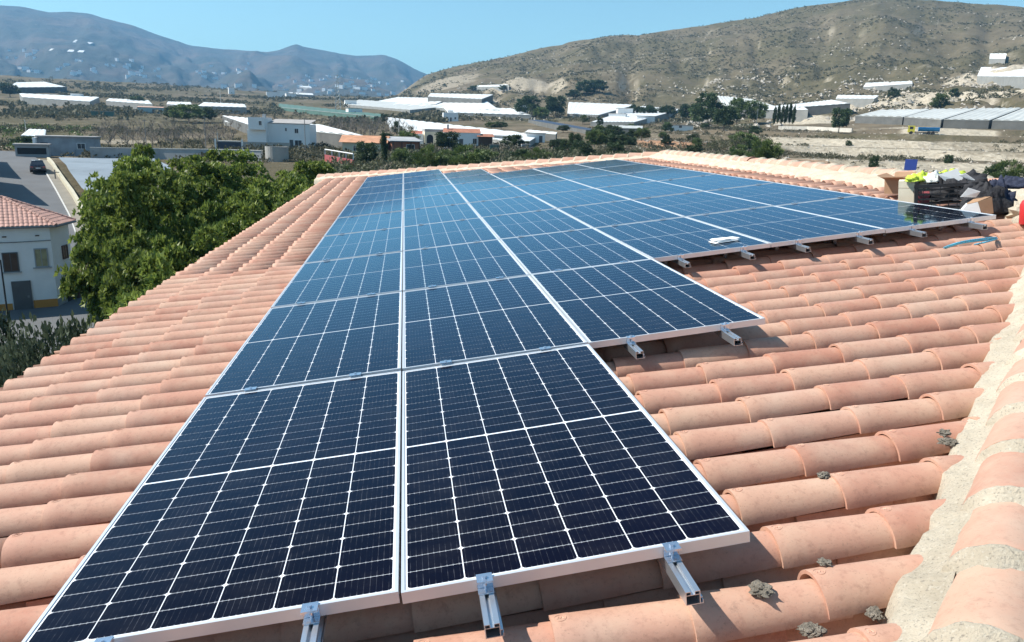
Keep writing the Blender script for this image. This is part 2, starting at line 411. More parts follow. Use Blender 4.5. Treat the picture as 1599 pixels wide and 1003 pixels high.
# ridge and hip tiles, each on a mortar bed
me_ridge_v, me_ridge_f = barrel(0.46, 0.150, 0.128, 0.014, R(88), 16, True, 1)
me_ridge = mkmesh('ridge_tile', me_ridge_v, me_ridge_f, M_TILER)
me_ridge.polygons.foreach_set('use_smooth', [True] * len(me_ridge.polygons)); me_ridge.set_sharp_from_angle(angle=R(28))
def fn(x, y, z, s): return noise.noise(Vector((x * s, y * s, z * s)))
def run_ridge(a, b, step, left=0.30, bands=True, seed=0):
    a = Vector(a); b = Vector(b); d = b - a; L = d.length; x = d.normalized(); up = Vector((0, 0, 1)); y = up.cross(x).normalized(); z = x.cross(y)
    fr = Matrix(((x.x, y.x, z.x, a.x), (x.y, y.y, z.y, a.y), (x.z, y.z, z.z, a.z), (0, 0, 0, 1)))
    rg = random.Random(seed); n = int(L / step)
    for i in range(n):
        m = fr @ Matrix.Translation((i * step, rg.uniform(-.008, .008), rg.uniform(-.004, .004))) @ Matrix.Rotation(R(rg.uniform(-1.5, 1.5)), 4, 'Z') @ Matrix.Rotation(R(1.8), 4, 'Y')
        link('ridge_tile', me_ridge, roof_o, mat=HP @ m)
    # mortar bed on both sides: lumpy ribbon climbing from the tiles to the ridge tile
    for side in (1, -1):
        nu, nv = max(40, int(L / 0.03)), 9
        if L > 12: nu = int(L / 0.08)
        V = []; F = []
        for i in range(nu + 1):
            s = L * i / nu
            e = left * (1 + 0.35 * fn(s, side * 3, seed, 2.2) + 0.22 * fn(s, side, seed, 9))
            for j in range(nv + 1):
                t = j / nv
                yy = 0.115 + (e - 0.115 + 0.07) * t
                zz = 0.060 - 0.095 * t ** 0.8 - (0.14 * max(0, t - .82) / .18)
                zz += 0.016 * fn(s, yy, seed, 16) + 0.008 * fn(s, yy, 5 + seed, 55)
                V.append(HP @ (fr @ Vector((s, side * yy, zz))))
        for i in range(nu):
            for j in range(nv):
                q = (i * (nv + 1) + j, (i + 1) * (nv + 1) + j, (i + 1) * (nv + 1) + j + 1, i * (nv + 1) + j + 1)
                F.append(q if side < 0 else q[::-1])
        link('mortar_bed', mkmesh('mortar_bed', V, F, M_MORTAR, smooth=True), roof_o)
    if bands:
        for i in range(n):
            if rg.random() < 0.06: continue
            V = []; F = []; ns, nw = 26, 6
            w0 = rg.uniform(0.055, 0.085)
            for k in range(ns + 1):
                t = -R(88) + 2 * R(88) * k / ns
                wk = w0 * (1 + 0.5 * fn(t * 2, i, seed, 1.0) + .2 * fn(t * 6, i, seed, 1.3))
                for j in range(nw + 1):
                    q = j / nw; h = 0.013 * math.sin(math.pi * q) ** 0.6 - 0.006
                    xx = i * step + (q - 0.75) * wk + 0.012 * fn(t * 3, i * 2, 4, 1)
                    r = 0.127 + 0.024 * min(1, max(0, (q - .42) / .3)) + h + 0.004 * fn(xx, t * .3, i, 40)
                    V.append(HP @ (fr @ Vector((xx, r * math.sin(t), r * math.cos(t)))))
            for k in range(ns):
                for j in range(nw): F.append((k * (nw + 1) + j, (k + 1) * (nw + 1) + j, (k + 1) * (nw + 1) + j + 1, k * (nw + 1) + j + 1)[::-1])
            link('mortar_joint', mkmesh('mortar_joint', V, F, M_MORTAR, smooth=True), roof_o)
HZ = -0.150
a0 = pw(2.312 - .363 * .69 * 7, V_NEAR_HIP(2.312) - .363 * .72 * 7 + 0.0, HZ); b0 = pw(U_RIDGE, V_NEAR_HIP(U_RIDGE), HZ)
run_ridge(a0, b0, 0.362, 0.185, seed=3)
run_ridge(pw(U_EAVE, V_FAR_HIP(U_EAVE), HZ), pw(U_RIDGE, V_FAR_HIP(U_RIDGE), HZ), 0.39, 0.2, seed=5)
run_ridge(pw(U_RIDGE, V_NEAR_HIP(U_RIDGE), HZ + .03), pw(U_RIDGE, V_FAR_HIP(U_RIDGE), HZ + .03), 0.40, 0.36, seed=6)
# stray mortar lumps stuck on the tiles
def lump(loc, r, seed, flat=0.45):
    n1, n2 = 22, 13; V = []; F = []
    for i in range(n2 + 1):
        for j in range(n1):
            th = math.pi * i / n2; ph = 2 * math.pi * j / n1
            p = Vector((math.sin(th) * math.cos(ph), math.sin(th) * math.sin(ph), math.cos(th)))
            k = r * (1 + 0.55 * noise.noise(p * 2.2 + Vector((seed, 0, 0))) + .4 * noise.noise(p * 5 + Vector((0, seed, 0))) + .3 * noise.noise(p * 11 + Vector((0, seed, 3))))
            V.append((p.x * k, p.y * k * 1.25, p.z * k * flat))
    for i in range(n2):
        for j in range(n1): F.append((i * n1 + j, (i + 1) * n1 + j, (i + 1) * n1 + (j + 1) % n1, i * n1 + (j + 1) % n1))
    o = link('mortar_lump', mkmesh('mortar_lump', V, F, M_LUMP if flat < .5 else M_MORTAR), None)
    o.matrix_world = PL @ Matrix.Translation(loc); o.rotation_euler.rotate_axis('Z', seed); return o
def rp(px, py, z):
    """point of the roof plane (at height z) behind a pixel, in roof coordinates"""
    d = RIGHT * ((px - 799.5) / 1195.9) + DOWN * ((py - 501.5) / 1195.9) + FWD
    A = PL.inverted() @ CAM; D = PL.to_3x3().inverted() @ d
    s = (z - A.z) / D.z; return A + D * s
for k, (px, py, r, z, lb) in enumerate([(1188, 920, .026, -.128, 'grey mortar lump stuck on the near tile right of the rail end'), (1286, 742, .017, -.135, 'small mortar crumb on a tile rim above the two front tiles'), (1288, 878, .015, -.128, 'mortar crumb on the rim of the tile beside the big lump'),
        (1475, 676, .020, -.130, 'upper of the mortar splashes on the tile beside the hip bed'), (1480, 690, .024, -.135, 'lower of the mortar splashes on the tile beside the hip bed'), (1365, 958, .020, -.20, 'mortar lump lying in the channel next to the hip'), (1268, 984, .024, -.19, 'mortar lump lying in the lowest channel in view')]):
    q = rp(px, py, z); tag(lump(q, r, k * 1.7 + .4), lb, 'mortar lump', 'mortar lumps dropped on the roof tiles')

# ------------------------------------------------------------------ solar panels
PW_, PLN, FT = 0.993, 1.978, 0.035
LIP = 0.010
fr = MB()
def framebar(mb):
    W, L = PW_, PLN
    for (x0, y0, x1, y1) in ((0, 0, W, LIP), (0, L - LIP, W, L), (0, LIP, LIP, L - LIP), (W - LIP, LIP, W, L - LIP)):
        mb.box((x0, y0, -FT), (x1, y1, 0.0))
framebar(fr)
me_frame = fr.mesh('frame', [M_FRAME])
me_sheet = MB().box((LIP + .0005, LIP + .0005, -0.006), (PW_ - LIP - .0005, PLN - LIP - .0005, -0.0035)).mesh('glass_sheet', [M_SHEET])
GX, GY, GM = 0.0034, 0.0019, 0.011
mx_, my_ = 0.0175, 0.019
CWd = (PW_ - 2 * mx_ - 5 * GX) / 6; CHt = (PLN - 2 * my_ - 22 * GY - GM) / 24
def cellpoly(): 
    c = 0.0075
    return [(0, 0), (CWd, 0), (CWd, CHt - c), (CWd - c, CHt), (c, CHt), (0, CHt - c)]
def cell_pos():
    for i in range(6):
        for j in range(24):
            x = mx_ + i * (CWd + GX); y = my_ + j * (CHt + GY) + (GM - GY if j >= 12 else 0)
            yield i, j, x, y
cp = cellpoly(); cz = -0.0030
def cellmesh(flip):
    pts = [(x, (CHt - y) if flip else y) for x, y in cp]
    if flip: pts = pts[::-1]
    return mkmesh('cell', [(x, y, 0) for x, y in pts], [tuple(range(6))], M_CELL, uv=[(x / CWd, y / CHt) for x, y in pts])
me_cell = [cellmesh(False), cellmesh(True)]
V = []; F = []; UV = []
for i, j, x, y in cell_pos():
    fl = j % 2 == 0
    pts = [(a, (CHt - b) if fl else b) for a, b in cp]
    if fl: pts = pts[::-1]
    b0_ = len(V); V += [(x + a, y + b, 0) for a, b in pts]; F.append(tuple(range(b0_, b0_ + 6))); UV += [(a / CWd, b / CHt) for a, b in pts]
me_cells = mkmesh('cell_field', V, F, M_CELL, uv=UV)
ORD = ['front', 'second', 'third', 'fourth', 'fifth', 'sixth', 'seventh', 'eighth', 'ninth', 'last']
CN = ['leftmost column', 'second column from left', 'third column from left', 'fourth column from left', 'fifth column from left', 'rightmost column']
COLS = [(0, 0, 10), (1, 0, 10), (2, 1, 9), (3, 2, 8), (4, 2, 8), (5, 2, 8)]
for c, r0, r1 in COLS:
    for r in range(r0, r1):
        rx, ry, zz = rnd.uniform(-.16, .16), rnd.uniform(-.22, .22), rnd.uniform(-.003, .003)
        if (c, r) == (0, 0): rx, ry, zz = -.10, .25, -.002
        if (c, r) == (1, 0): rx, ry, zz = -.05, -.55, -.004
        cx, cy = c + 0.0035 + PW_ / 2, 2 * r + 0.011 + PLN / 2
        m = PL @ Matrix.Translation((cx, cy, zz)) @ Matrix.Rotation(R(rx), 4, 'X') @ Matrix.Rotation(R(ry), 4, 'Y') @ Matrix.Translation((-PW_ / 2, -PLN / 2, 0))
        p = empty('solar_panel', mat=m)
        k = r - r0; nm = ORD[k] if r < r1 - 1 else 'farthest'
        tone = 'nearly black' if r == 0 else ('dark navy' if r == 1 else ('blue' if r < 6 else 'pale blue reflecting'))
        tag(p, f'{tone} solar panel, {nm} of the {CN[c]}', 'solar panel', 'solar panels mounted on the roof')
        link('frame', me_frame, p); link('glass_sheet', me_sheet, p)
        if r == 0 or (r == 1 and c < 3):
            for i, j, x, y in cell_pos(): link('cell', me_cell[1 if j % 2 == 0 else 0], p, loc=(x, y, cz))
        else:
            o = link('cell_field', me_cells, p, loc=(0, 0, cz)); o['kind'] = 'stuff'

# ------------------------------------------------------------------ mounting rails and clamps
def rail_mesh(L):
    h = MB(); wv, hh, t = 0.020, 0.040, 0.0022
    h.box((-wv, 0, -hh), (-wv + t, L, 0)); h.box((wv - t, 0, -hh), (wv, L, 0)); h.box((-wv + t, 0, -hh), (wv - t, L, -hh + t))
    h.box((-wv + t, 0, -t), (-0.006, L, 0)); h.box((0.006, 0, -t), (wv - t, L, 0))
    h.box((-wv + t, 0, -0.012), (wv - t, L, -0.010)); h.box((-0.0065, 0, -0.010), (-0.005, L, -t)); h.box((0.005, 0, -0.010), (0.0065, L, -t))
    # side lip with the hook slot
    h.box((wv, 0, -hh), (wv + 0.008, L, -hh + t)); h.box((wv + 0.006, 0, -hh + t), (wv + 0.008, L, -hh + 0.010)); h.box((wv, 0, -0.022), (wv + 0.006, L, -0.020))
    h.box((-wv + t, 0.05, -hh + t), (wv - t, 0.054, -0.012), 1)  # black plate across the bore paints the shade inside the rail
    return h.mesh('rail_profile', [M_RAIL, M_DARK])
end_cl = MB(); end_cl.box((-.022, -.030, -.003), (.022, .010, .0035)).box((-.022, -.004, -.034), (.022, -.0005, -.003)).box((-.022, -.030, -.036), (.022, -.0045, -.032))
end_cl.tube((0, -.012, .0035), (0, -.012, .011), .0075, n=6).tube((0, -.012, -.032), (0, -.012, -.003), .004, n=6)
me_end = end_cl.mesh('end_clamp', [M_CLAMP])
mid = MB(); mid.box((-.030, -.020, .0015), (.030, .020, .0045)).box((-.030, -.0085, -.030), (.030, -.007, .0015)).box((-.030, .007, -.030), (.030, .0085, .0015)).tube((0, 0, .0045), (0, 0, .0115), .0075, n=6)
me_mid = mid.mesh('mid_clamp', [M_CLAMP])
hook = MB().box((-.015, -.02, -.115), (.015, -.016, -.02)).box((-.015, -.02, -.115), (.015, .09, -.111)).box((-.04, .05, -.119), (.04, .12, -.115))
me_hook = hook.mesh('support_foot', [M_CLAMP])
for c, r0, r1 in COLS:
    for s, fx in enumerate((0.232, 0.762)):
        v0 = 2 * r0 - (0.16 if s else 0.15); L = 2 * r1 - 2 * r0 + 0.31
        m = PL @ Matrix.Translation((c + fx, v0, -FT - 0.0015))
        t = empty('mounting_rail', mat=m)
        tag(t, f'aluminium rail, {"right" if s else "left"} one under the {CN[c]} of panels', 'mounting rail', 'aluminium rails under the solar panels')
        link('rail_profile', rail_mesh(L), t)
        link('end_clamp', me_end, t, loc=(0, 2 * r0 - v0 + 0.010, FT + 0.0015))
        o = link('end_clamp', me_end, t, loc=(0, 2 * r1 - v0 - 0.010, FT + 0.0015)); o.rotation_euler = (0, 0, math.pi)
        for r in range(r0 + 1, r1): link('mid_clamp', me_mid, t, loc=(0, 2 * r - v0, FT + 0.004))
        vv = 0.55
        while vv < L - .3: link('support_foot', me_hook, t, loc=(0, vv, 0)); vv += 1.6
# ------------------------------------------------------------------ terrain
def _h(ix, iy, s):
    n = (ix.astype(np.int64) * 374761393 + iy.astype(np.int64) * 668265263 + s * 982451653) & 0xffffffff
    n = ((n ^ (n >> 13)) * 1274126177) & 0xffffffff
    return ((n ^ (n >> 16)) & 0xffff) / 65535.0
def vn(x, y, s=0):
    x = np.asarray(x, float); y = np.asarray(y, float)
    ix = np.floor(x); iy = np.floor(y); fx = x - ix; fy = y - iy; fx = fx * fx * (3 - 2 * fx); fy = fy * fy * (3 - 2 * fy)
    a = _h(ix, iy, s); b = _h(ix + 1, iy, s); c = _h(ix, iy + 1, s); d = _h(ix + 1, iy + 1, s)
    return (a * (1 - fx) + b * fx) * (1 - fy) + (c * (1 - fx) + d * fx) * fy
def fbm(x, y, s=0, o=5, g=0.5):
    t = 0; a = 1; n = 0
    for i in range(o): t = t + a * (vn(x, y, s + i) - .5); n += a; a *= g; x = np.asarray(x) * 2.03 + 11.3; y = np.asarray(y) * 2.03 + 5.7
    return t / n
def pix_dir(px, py):
    d = RIGHT * ((px - 799.5) / 1195.9) + DOWN * ((py - 501.5) / 1195.9) + FWD
    return d.normalized()
def pix_ae(px, py):
    d = pix_dir(px, py); return math.degrees(math.atan2(d.x, d.y)), math.atan2(d.z, math.hypot(d.x, d.y))
AZG = np.arange(-180, 180.01, 0.25)
def node(D, pts):
    az = [pix_ae(a, b)[0] for a, b in pts]; z = [CAM.z + D * math.tan(pix_ae(a, b)[1]) for a, b in pts]
    return np.interp(AZG, az, z)
NODES = [(5, np.full_like(AZG, -11.3)), (62, np.interp(AZG, [-30, -22, -5, 10], [-11.3, -11.3, -10.6, -10.2])),
 (90, node(90, [(-200,340),(0,338),(200,330),(400,310),(600,292),(1000,292),(1200,295),(1400,305),(1599,325),(1800,330)])),
 (120, node(120, [(0,263),(200,264),(400,262),(600,260),(1000,258),(1200,258),(1400,276),(1599,292)])),
 (160, node(160, [(0,240),(200,242),(400,241),(600,240),(800,240),(1000,240),(1200,243),(1400,256),(1599,270)])),
 (200, node(200, [(0,222),(200,228),(400,227),(700,226),(1000,227),(1200,228),(1400,240),(1599,252)])),
 (270, node(270, [(0,205),(200,208),(400,207),(700,209),(1000,211),(1200,211),(1400,208),(1440,208),(1599,216)])),
 (340, node(340, [(0,193),(400,196),(700,200),(1000,200),(1200,201),(1400,196),(1599,197)])),
 (450, node(450, [(0,179),(200,182),(400,185),(700,188),(1000,191),(1200,187),(1400,174),(1599,166)])),
 (600, node(600, [(0,162),(200,166),(400,173),(600,174),(700,172),(800,172),(1000,172),(1200,160),(1400,146),(1599,133)])),
 (800, node(800, [(0,146),(200,150),(400,160),(600,164),(650,158),(800,140),(1000,128),(1200,112),(1400,100),(1599,92)])),
 (1000, node(1000, [(0,132),(200,140),(400,152),(600,158),(650,148),(700,134),(800,112),(1000,92),(1200,66),(1330,52),(1400,52),(1599,50)])),
 (1300, node(1300, [(-200,108),(0,117),(60,121),(150,127),(240,131),(300,135),(400,143),(500,149),(600,152),(620,148),(635,138),(650,127),(665,117),(700,107),(750,95),(800,85),(880,68),(910,62),(1000,52),(1100,38),(1180,25),(1240,12),(1290,3),(1330,-1),(1400,-3),(1480,1),(1540,5),(1599,12),(1700,25),(1900,60)]))]
zs = NODES[-1][1]
NODES += [(1600, zs * 0.62 - 20), (2100, zs * 0.1 - 60), (2600, zs * 0 - 90)]
ND = np.array([n[0] for n in NODES], float); NZ = np.array([n[1] for n in NODES])
def table_z(ND, NZ, x, y):
    dx = x - CAM.x; dy = y - CAM.y; D = np.hypot(dx, dy); az = np.degrees(np.arctan2(dx, dy))
    fa = np.clip((az + 180) / 0.25, 0, len(AZG) - 1.001); ia = fa.astype(int); ta = fa - ia
    Dc = np.clip(D, ND[0], ND[-1] - 1e-3); k = np.clip(np.searchsorted(ND, Dc, 'right') - 1, 0, len(ND) - 2); t = (Dc - ND[k]) / (ND[k + 1] - ND[k])
    a = NZ[k, ia] * (1 - ta) + NZ[k, ia + 1] * ta; b = NZ[k + 1, ia] * (1 - ta) + NZ[k + 1, ia + 1] * ta
    return a * (1 - t) + b * t, D, az
def sstep(a, b, x): t = np.clip((x - a) / (b - a), 0, 1); return t * t * (3 - 2 * t)
def terr(x, y):
    x = np.asarray(x, float); y = np.asarray(y, float)
    z, D, az = table_z(ND, NZ, x, y)
    hill = sstep(2, 9, az) * sstep(520, 800, D) * (1 - 0.75 * sstep(1100, 1300, D))
    gully = np.abs(fbm(az * 0.22 + 0.4 * fbm(az * .3, D / 300., 9), D / 900.0, 31, 4)) * 2
    z = z + hill * ((gully - .28) * 24 + 16 * fbm(x / 60., y / 60., 41, 4))
    z = z + fbm(x / 40., y / 40., 3, 5) * np.clip(D * 0.006, 0, 5) * sstep(70, 160, D)
    scree = sstep(21, 27, az) * sstep(340, 430, D) * (1 - sstep(700, 900, D))
    z = z + scree * 9 * np.abs(fbm(x / 22., y / 22., 61, 5)) * 2
    tw = sstep(14, 20, az) * sstep(85, 100, D) * (1 - sstep(300, 340, D)) * 0.9
    tw = np.maximum(tw, sstep(360, 420, D) * (1 - sstep(560, 640, D)) * sstep(21, 25, az) * .5)
    st = 2.1; q = (z + 1.2 * fbm(x / 25., y / 25., 77, 3)) / st; fl = np.floor(q); fr_ = q - fl
    z = z * (1 - tw) + tw * ((fl + sstep(0.72, 0.97, fr_)) * st - 0.2)
    return z
MN = [(1900, np.full_like(AZG, -120.0)),
 (2400, node(2400, [(-200,150),(0,138),(200,144),(400,150),(600,158),(700,162),(1599,170)])),
 (3000, node(3000, [(-200,118),(0,110),(200,122),(330,140),(400,134),(480,138),(600,146),(700,155),(1599,168)])),
 (3600, node(3600, [(-200,90),(0,82),(200,98),(400,116),(460,112),(600,130),(700,148),(1599,165)])),
 (4300, node(4300, [(-200,60),(0,46),(200,68),(400,100),(460,92),(600,112),(700,142),(1599,162)])),
 (5200, node(5200, [(-300,30),(-100,12),(0,8),(25,10),(45,13),(75,20),(110,20),(140,22),(180,33),(215,42),(250,55),(285,66),(300,71),(330,75),(390,80),(415,82),(432,80),(445,75),(462,68),(480,73),(500,77),(530,84),(560,87),(600,86),(622,94),(640,103),(668,115),(700,126),(800,150),(1599,160),(1800,100),(2000,60)]))]
z5 = MN[-1][1]; MN += [(6000, z5 * .8), (7500, z5 * .2 - 100)]
MD = np.array([n[0] for n in MN], float); MZ = np.array([n[1] for n in MN])
def mount(x, y):
    x = np.asarray(x, float); y = np.asarray(y, float)
    z, D, az = table_z(MD, MZ, x, y)
    m = sstep(2300, 3000, D) * (1 - 0.9 * sstep(4600, 5200, D))
    return z + m * (150 * (np.abs(fbm(az * 0.20 + fbm(az * .2, D / 1500., 3), D / 2600., 5, 5)) * 2 - .3) + 60 * fbm(x / 420., y / 420., 8, 4)) + 10 * fbm(x / 120., y / 120., 15, 4)
def zall(x, y): return np.maximum(terr(x, y), mount(x, y))
DSCAN = np.exp(np.linspace(math.log(25), math.log(6000), 1500))
def gp(px, py, h=0.0, dmin=25):
    """where the line of sight through a pixel of the photograph first meets the ground raised by h"""
    d = pix_dir(px, py); hl = math.hypot(d.x, d.y); ux, uy, tz = d.x / hl, d.y / hl, d.z / hl
    Ds = DSCAN[DSCAN > dmin]; X = CAM.x + ux * Ds; Y = CAM.y + uy * Ds
    diff = CAM.z + tz * Ds - zall(X, Y) - h
    k = np.argmax(diff < 0) if (diff < 0).any() else len(Ds) - 1
    if k > 0:
        a, b = diff[k - 1], diff[k]; t = a / (a - b) if a != b else 0; D = Ds[k - 1] + (Ds[k] - Ds[k - 1]) * t
    else: D = Ds[0]
    x = CAM.x + ux * D; y = CAM.y + uy * D
    return Vector((x, y, float(zall(x, y)))), D
def polar_mesh(name, fz, azs, Ds, mats, col=None):
    A, Dd = np.meshgrid(np.radians(azs), Ds); X = CAM.x + np.sin(A) * Dd; Y = CAM.y + np.cos(A) * Dd; Z = fz(X, Y)
    ny, nx = X.shape; V = np.stack([X, Y, Z], -1).reshape(-1, 3).astype(np.float32)
    i, j = np.meshgrid(np.arange(nx - 1), np.arange(ny - 1)); b = (j * nx + i).ravel()
    F = np.stack([b, b + 1, b + nx + 1, b + nx], -1).astype(np.int32)
    me = bpy.data.meshes.new(name); me.vertices.add(len(V)); me.vertices.foreach_set('co', V.ravel())
    me.loops.add(F.size); me.loops.foreach_set('vertex_index', F[:, ::-1].ravel() if False else F.ravel())
    me.polygons.add(len(F)); me.polygons.foreach_set('loop_start', np.arange(0, F.size, 4, dtype=np.int32))
    me.polygons.foreach_set('use_smooth', np.ones(len(F), bool))
    for m in mats: me.materials.append(m)
    me.update(calc_edges=True)
    if col is not None:
        c = col(X, Y, Z, A, Dd).reshape(-1, 4).astype(np.float32)
        at = me.color_attributes.new('cover', 'FLOAT_COLOR', 'POINT'); at.data.foreach_set('color', c.ravel())
    return link(name, me)
PATCH = []   # (x, y, radius across, radius along view, channel, amount)
def patch(px, py, wpx, dlog, ch, amt):
    p, D = gp(px, py); PATCH.append((math.degrees(math.atan2(p.x - CAM.x, p.y - CAM.y)), math.log(D), wpx / 1196 * 57.3, dlog, ch, amt))
for a in [(1030,222,45,.10,2,1.0),(1075,226,25,.07,2,.8),(1330,222,130,.05,1,1.0),(1270,190,60,.06,1,.9),(1330,240,110,.03,1,.8),(1290,256,70,.02,2,.55),(1420,240,80,.03,1,.8),(1520,262,70,.03,1,1.0),(1500,236,90,.04,1,.55),(1550,250,60,.02,1,.8),
          (1490,203,60,.05,1,.9),(20,228,40,.05,1,.8),(1330,165,60,.08,1,.8),(1450,150,150,.12,1,.8),(1540,120,60,.08,1,.8),(180,222,60,.06,1,.55),(745,160,40,.08,1,.7),(860,215,60,.05,1,.3),(290,122,35,.12,1,.35),(1200,250,40,.03,1,.6),(1150,232,20,.02,1,.8),
          (820,127,70,.05,1,.6),(700,130,50,.1,1,.5),(1500,270,130,.10,1,.75),(1320,226,150,.030,1,1.0),(1280,188,70,.03,1,1.0),(1430,200,50,.02,1,.8),(1490,282,120,.04,1,.9),(1380,262,130,.08,1,.65),(1300,236,120,.05,1,.75),(1540,225,90,.06,1,.6),(1250,216,60,.04,1,.7),(30,205,60,.15,0,1.0),(120,190,80,.1,0,.6),(560,235,80,.05,0,.5)]: patch(*a)
def cover(X, Y, Z, A, D):
    az = np.degrees(A); c = np.zeros(X.shape + (4,)); L = np.log(np.maximum(D, 1))
    n1 = fbm(X / 30., Y / 30., 101, 5); n2 = fbm(X / 9., Y / 9., 111, 5); nb = fbm(X / 90., Y / 90., 131, 4)
    hill = sstep(2, 9, az) * sstep(480, 640, D)
    g = sstep(-.12, .22, n1 + .5 * n2 + .5 * nb + 0.10) * .85
    g = np.maximum(g, sstep(55, 70, D) * (1 - sstep(125, 150, D)) * .7)
    rk = hill * .55 * sstep(.12, .36, n2 + 0.7 * fbm(X / 22., Y / 45., 141, 5)) * .75
    rk += (1 - hill) * sstep(0.1, .3, fbm(az * 1.2, D / 9., 151, 4)) * .35 * sstep(100, 150, D)
    rs_ = 0; g = np.maximum(g, hill * (.62 + .5 * nb)); rs = np.zeros_like(g)
    c[..., 0] = g; c[..., 1] = rk; c[..., 2] = rs
    for (pa, pl_, ra, rl, ch, am) in PATCH:
        q = ((az - pa) / ra) ** 2 + ((L - pl_) / rl) ** 2 + 1.2 * n2 + .8 * n1
        wv = (1 - sstep(.55, 1.1, q)) * am
        c[..., ch] = np.maximum(c[..., ch], wv)
        if ch: c[..., 0] *= 1 - wv * .85
    return np.clip(c, 0, 1)
def ground_material():
    m, n, b = newmat('dry_ground')
    at = n.nodes.new('ShaderNodeVertexColor'); at.layer_name = 'cover'
    sp = n.nodes.new('ShaderNodeSeparateColor'); n.links.new(at.outputs[0], sp.inputs[0])
    geo = n.nodes.new('ShaderNodeNewGeometry'); pos = geo.outputs['Position']
    c = ramp(n, nz(n, pos, .06, 8, .65), [(0.3, (0.115, 0.092, 0.062)), (0.5, (0.160, 0.130, 0.088)), (0.7, (0.215, 0.175, 0.120))])
    gr = ramp(n, nz(n, pos, .25, 6, .7), [(0.3, (0.062, 0.060, 0.030)), (0.5, (0.098, 0.088, 0.048)), (0.7, (0.150, 0.126, 0.075))])
    f = nz(n, pos, .5, 6, .75)
    def msk(ch, k): return mth(n, 'MULTIPLY_ADD', mth(n, 'SUBTRACT', f, 0.5), 2.2, mth(n, 'MULTIPLY', ch, k), clamp=True)
    ga = mth(n, 'MULTIPLY', msk(sp.outputs[0], 1.2), sp.outputs[0], clamp=True)
    c = mx(n, c, gr, ga)
    rk = ramp(n, nz(n, pos, .7, 6, .7), [(0.3, (0.30, 0.25, 0.18)), (0.65, (0.60, 0.53, 0.41))])
    sn = n.nodes.new('ShaderNodeSeparateXYZ'); n.links.new(geo.outputs['Normal'], sn.inputs[0])
    steep = ramp(n, sn.outputs[2], [(0.72, (1, 1, 1)), (0.86, (0, 0, 0))])
    ra = mth(n, 'MAXIMUM', mth(n, 'MULTIPLY', msk(sp.outputs[1], 1.3), mth(n, 'MULTIPLY', sp.outputs[1], 1.3), clamp=True), mth(n, 'MULTIPLY', steep, 0.6))
    c = mx(n, c, rk, ra)
    so_ = ramp(n, nz(n, pos, .5, 5), [(0.3, (0.36, 0.19, 0.11)), (0.7, (0.46, 0.29, 0.18))])
    c = mx(n, c, so_, sp.outputs[2])
    n.links.new(c, b.inputs['Base Color']); b.inputs['Roughness'].default_value = 1.0; b.inputs['Specular IOR Level'].default_value = 0.1
    bp = n.nodes.new('ShaderNodeBump'); bp.inputs['Strength'].default_value = 0.9; bp.inputs['Distance'].default_value = 1.2
    n.links.new(nz(n, pos, .35, 8, .72), bp.inputs['Height']); n.links.new(bp.outputs[0], b.inputs['Normal'])
    return m
M_GROUND = ground_material()
def mount_material():
    m, n, b = newmat('mountain_ground'); pos = n.nodes.new('ShaderNodeNewGeometry').outputs['Position']
    c = ramp(n, nz(n, pos, .0035, 9, .66), [(0.35, (0.035, 0.042, 0.032)), (0.5, (0.065, 0.062, 0.050)), (0.62, (0.115, 0.085, 0.065)), (0.72, (0.06, 0.055, 0.04))])
    c = mx(n, c, (0.30, 0.26, 0.20), mth(n, 'MULTIPLY', ramp(n, nz(n, pos, .03, 6, .8), [(0.60, (0, 0, 0)), (0.72, (1, 1, 1))]), .5))
    n.links.new(c, b.inputs['Base Color']); b.inputs['Roughness'].default_value = 1.0
    bp = n.nodes.new('ShaderNodeBump'); bp.inputs['Strength'].default_value = 1.0; bp.inputs['Distance'].default_value = 18
    n.links.new(nz(n, pos, .012, 8, .7), bp.inputs['Height']); n.links.new(bp.outputs[0], b.inputs['Normal'])
    return m
azs = np.concatenate([np.arange(-180, -36, 4.0), np.arange(-36, 50, 0.2), np.arange(50, 180.1, 4.0)])
g = polar_mesh('ground', terr, azs, np.concatenate([[0.5, 3, 6], np.exp(np.arange(math.log(9), math.log(2600), 0.011))]), [M_GROUND], cover)
tag(g, kind='structure')
azm = np.concatenate([np.arange(-180, -36, 4.0), np.arange(-36, 14, 0.15), np.arange(14, 180.1, 3.0)])
g = polar_mesh('mountains', mount, azm, np.concatenate([np.linspace(1900, 5400, 170), [5800, 6400, 7200, 7500]]), [mount_material()])
tag(g, kind='structure')

# ------------------------------------------------------------------ haze
hz = MB().box((-7700, -7700, -230), (7700, 7700, 560)).build('haze', []); tag(hz, kind='stuff')
hm = bpy.data.materials.new('haze_air'); hm.use_nodes = True; hn = hm.node_tree; hn.nodes.clear()
pv = hn.nodes.new('ShaderNodeVolumePrincipled'); pv.inputs['Color'].default_value = (0.26, 0.62, 1.0, 1); pv.inputs['Density'].default_value = 0.00013; pv.inputs['Anisotropy'].default_value = 0.1
ho = hn.nodes.new('ShaderNodeOutputMaterial'); hn.links.new(pv.outputs[0], ho.inputs['Volume']); hz.data.materials.append(hm)

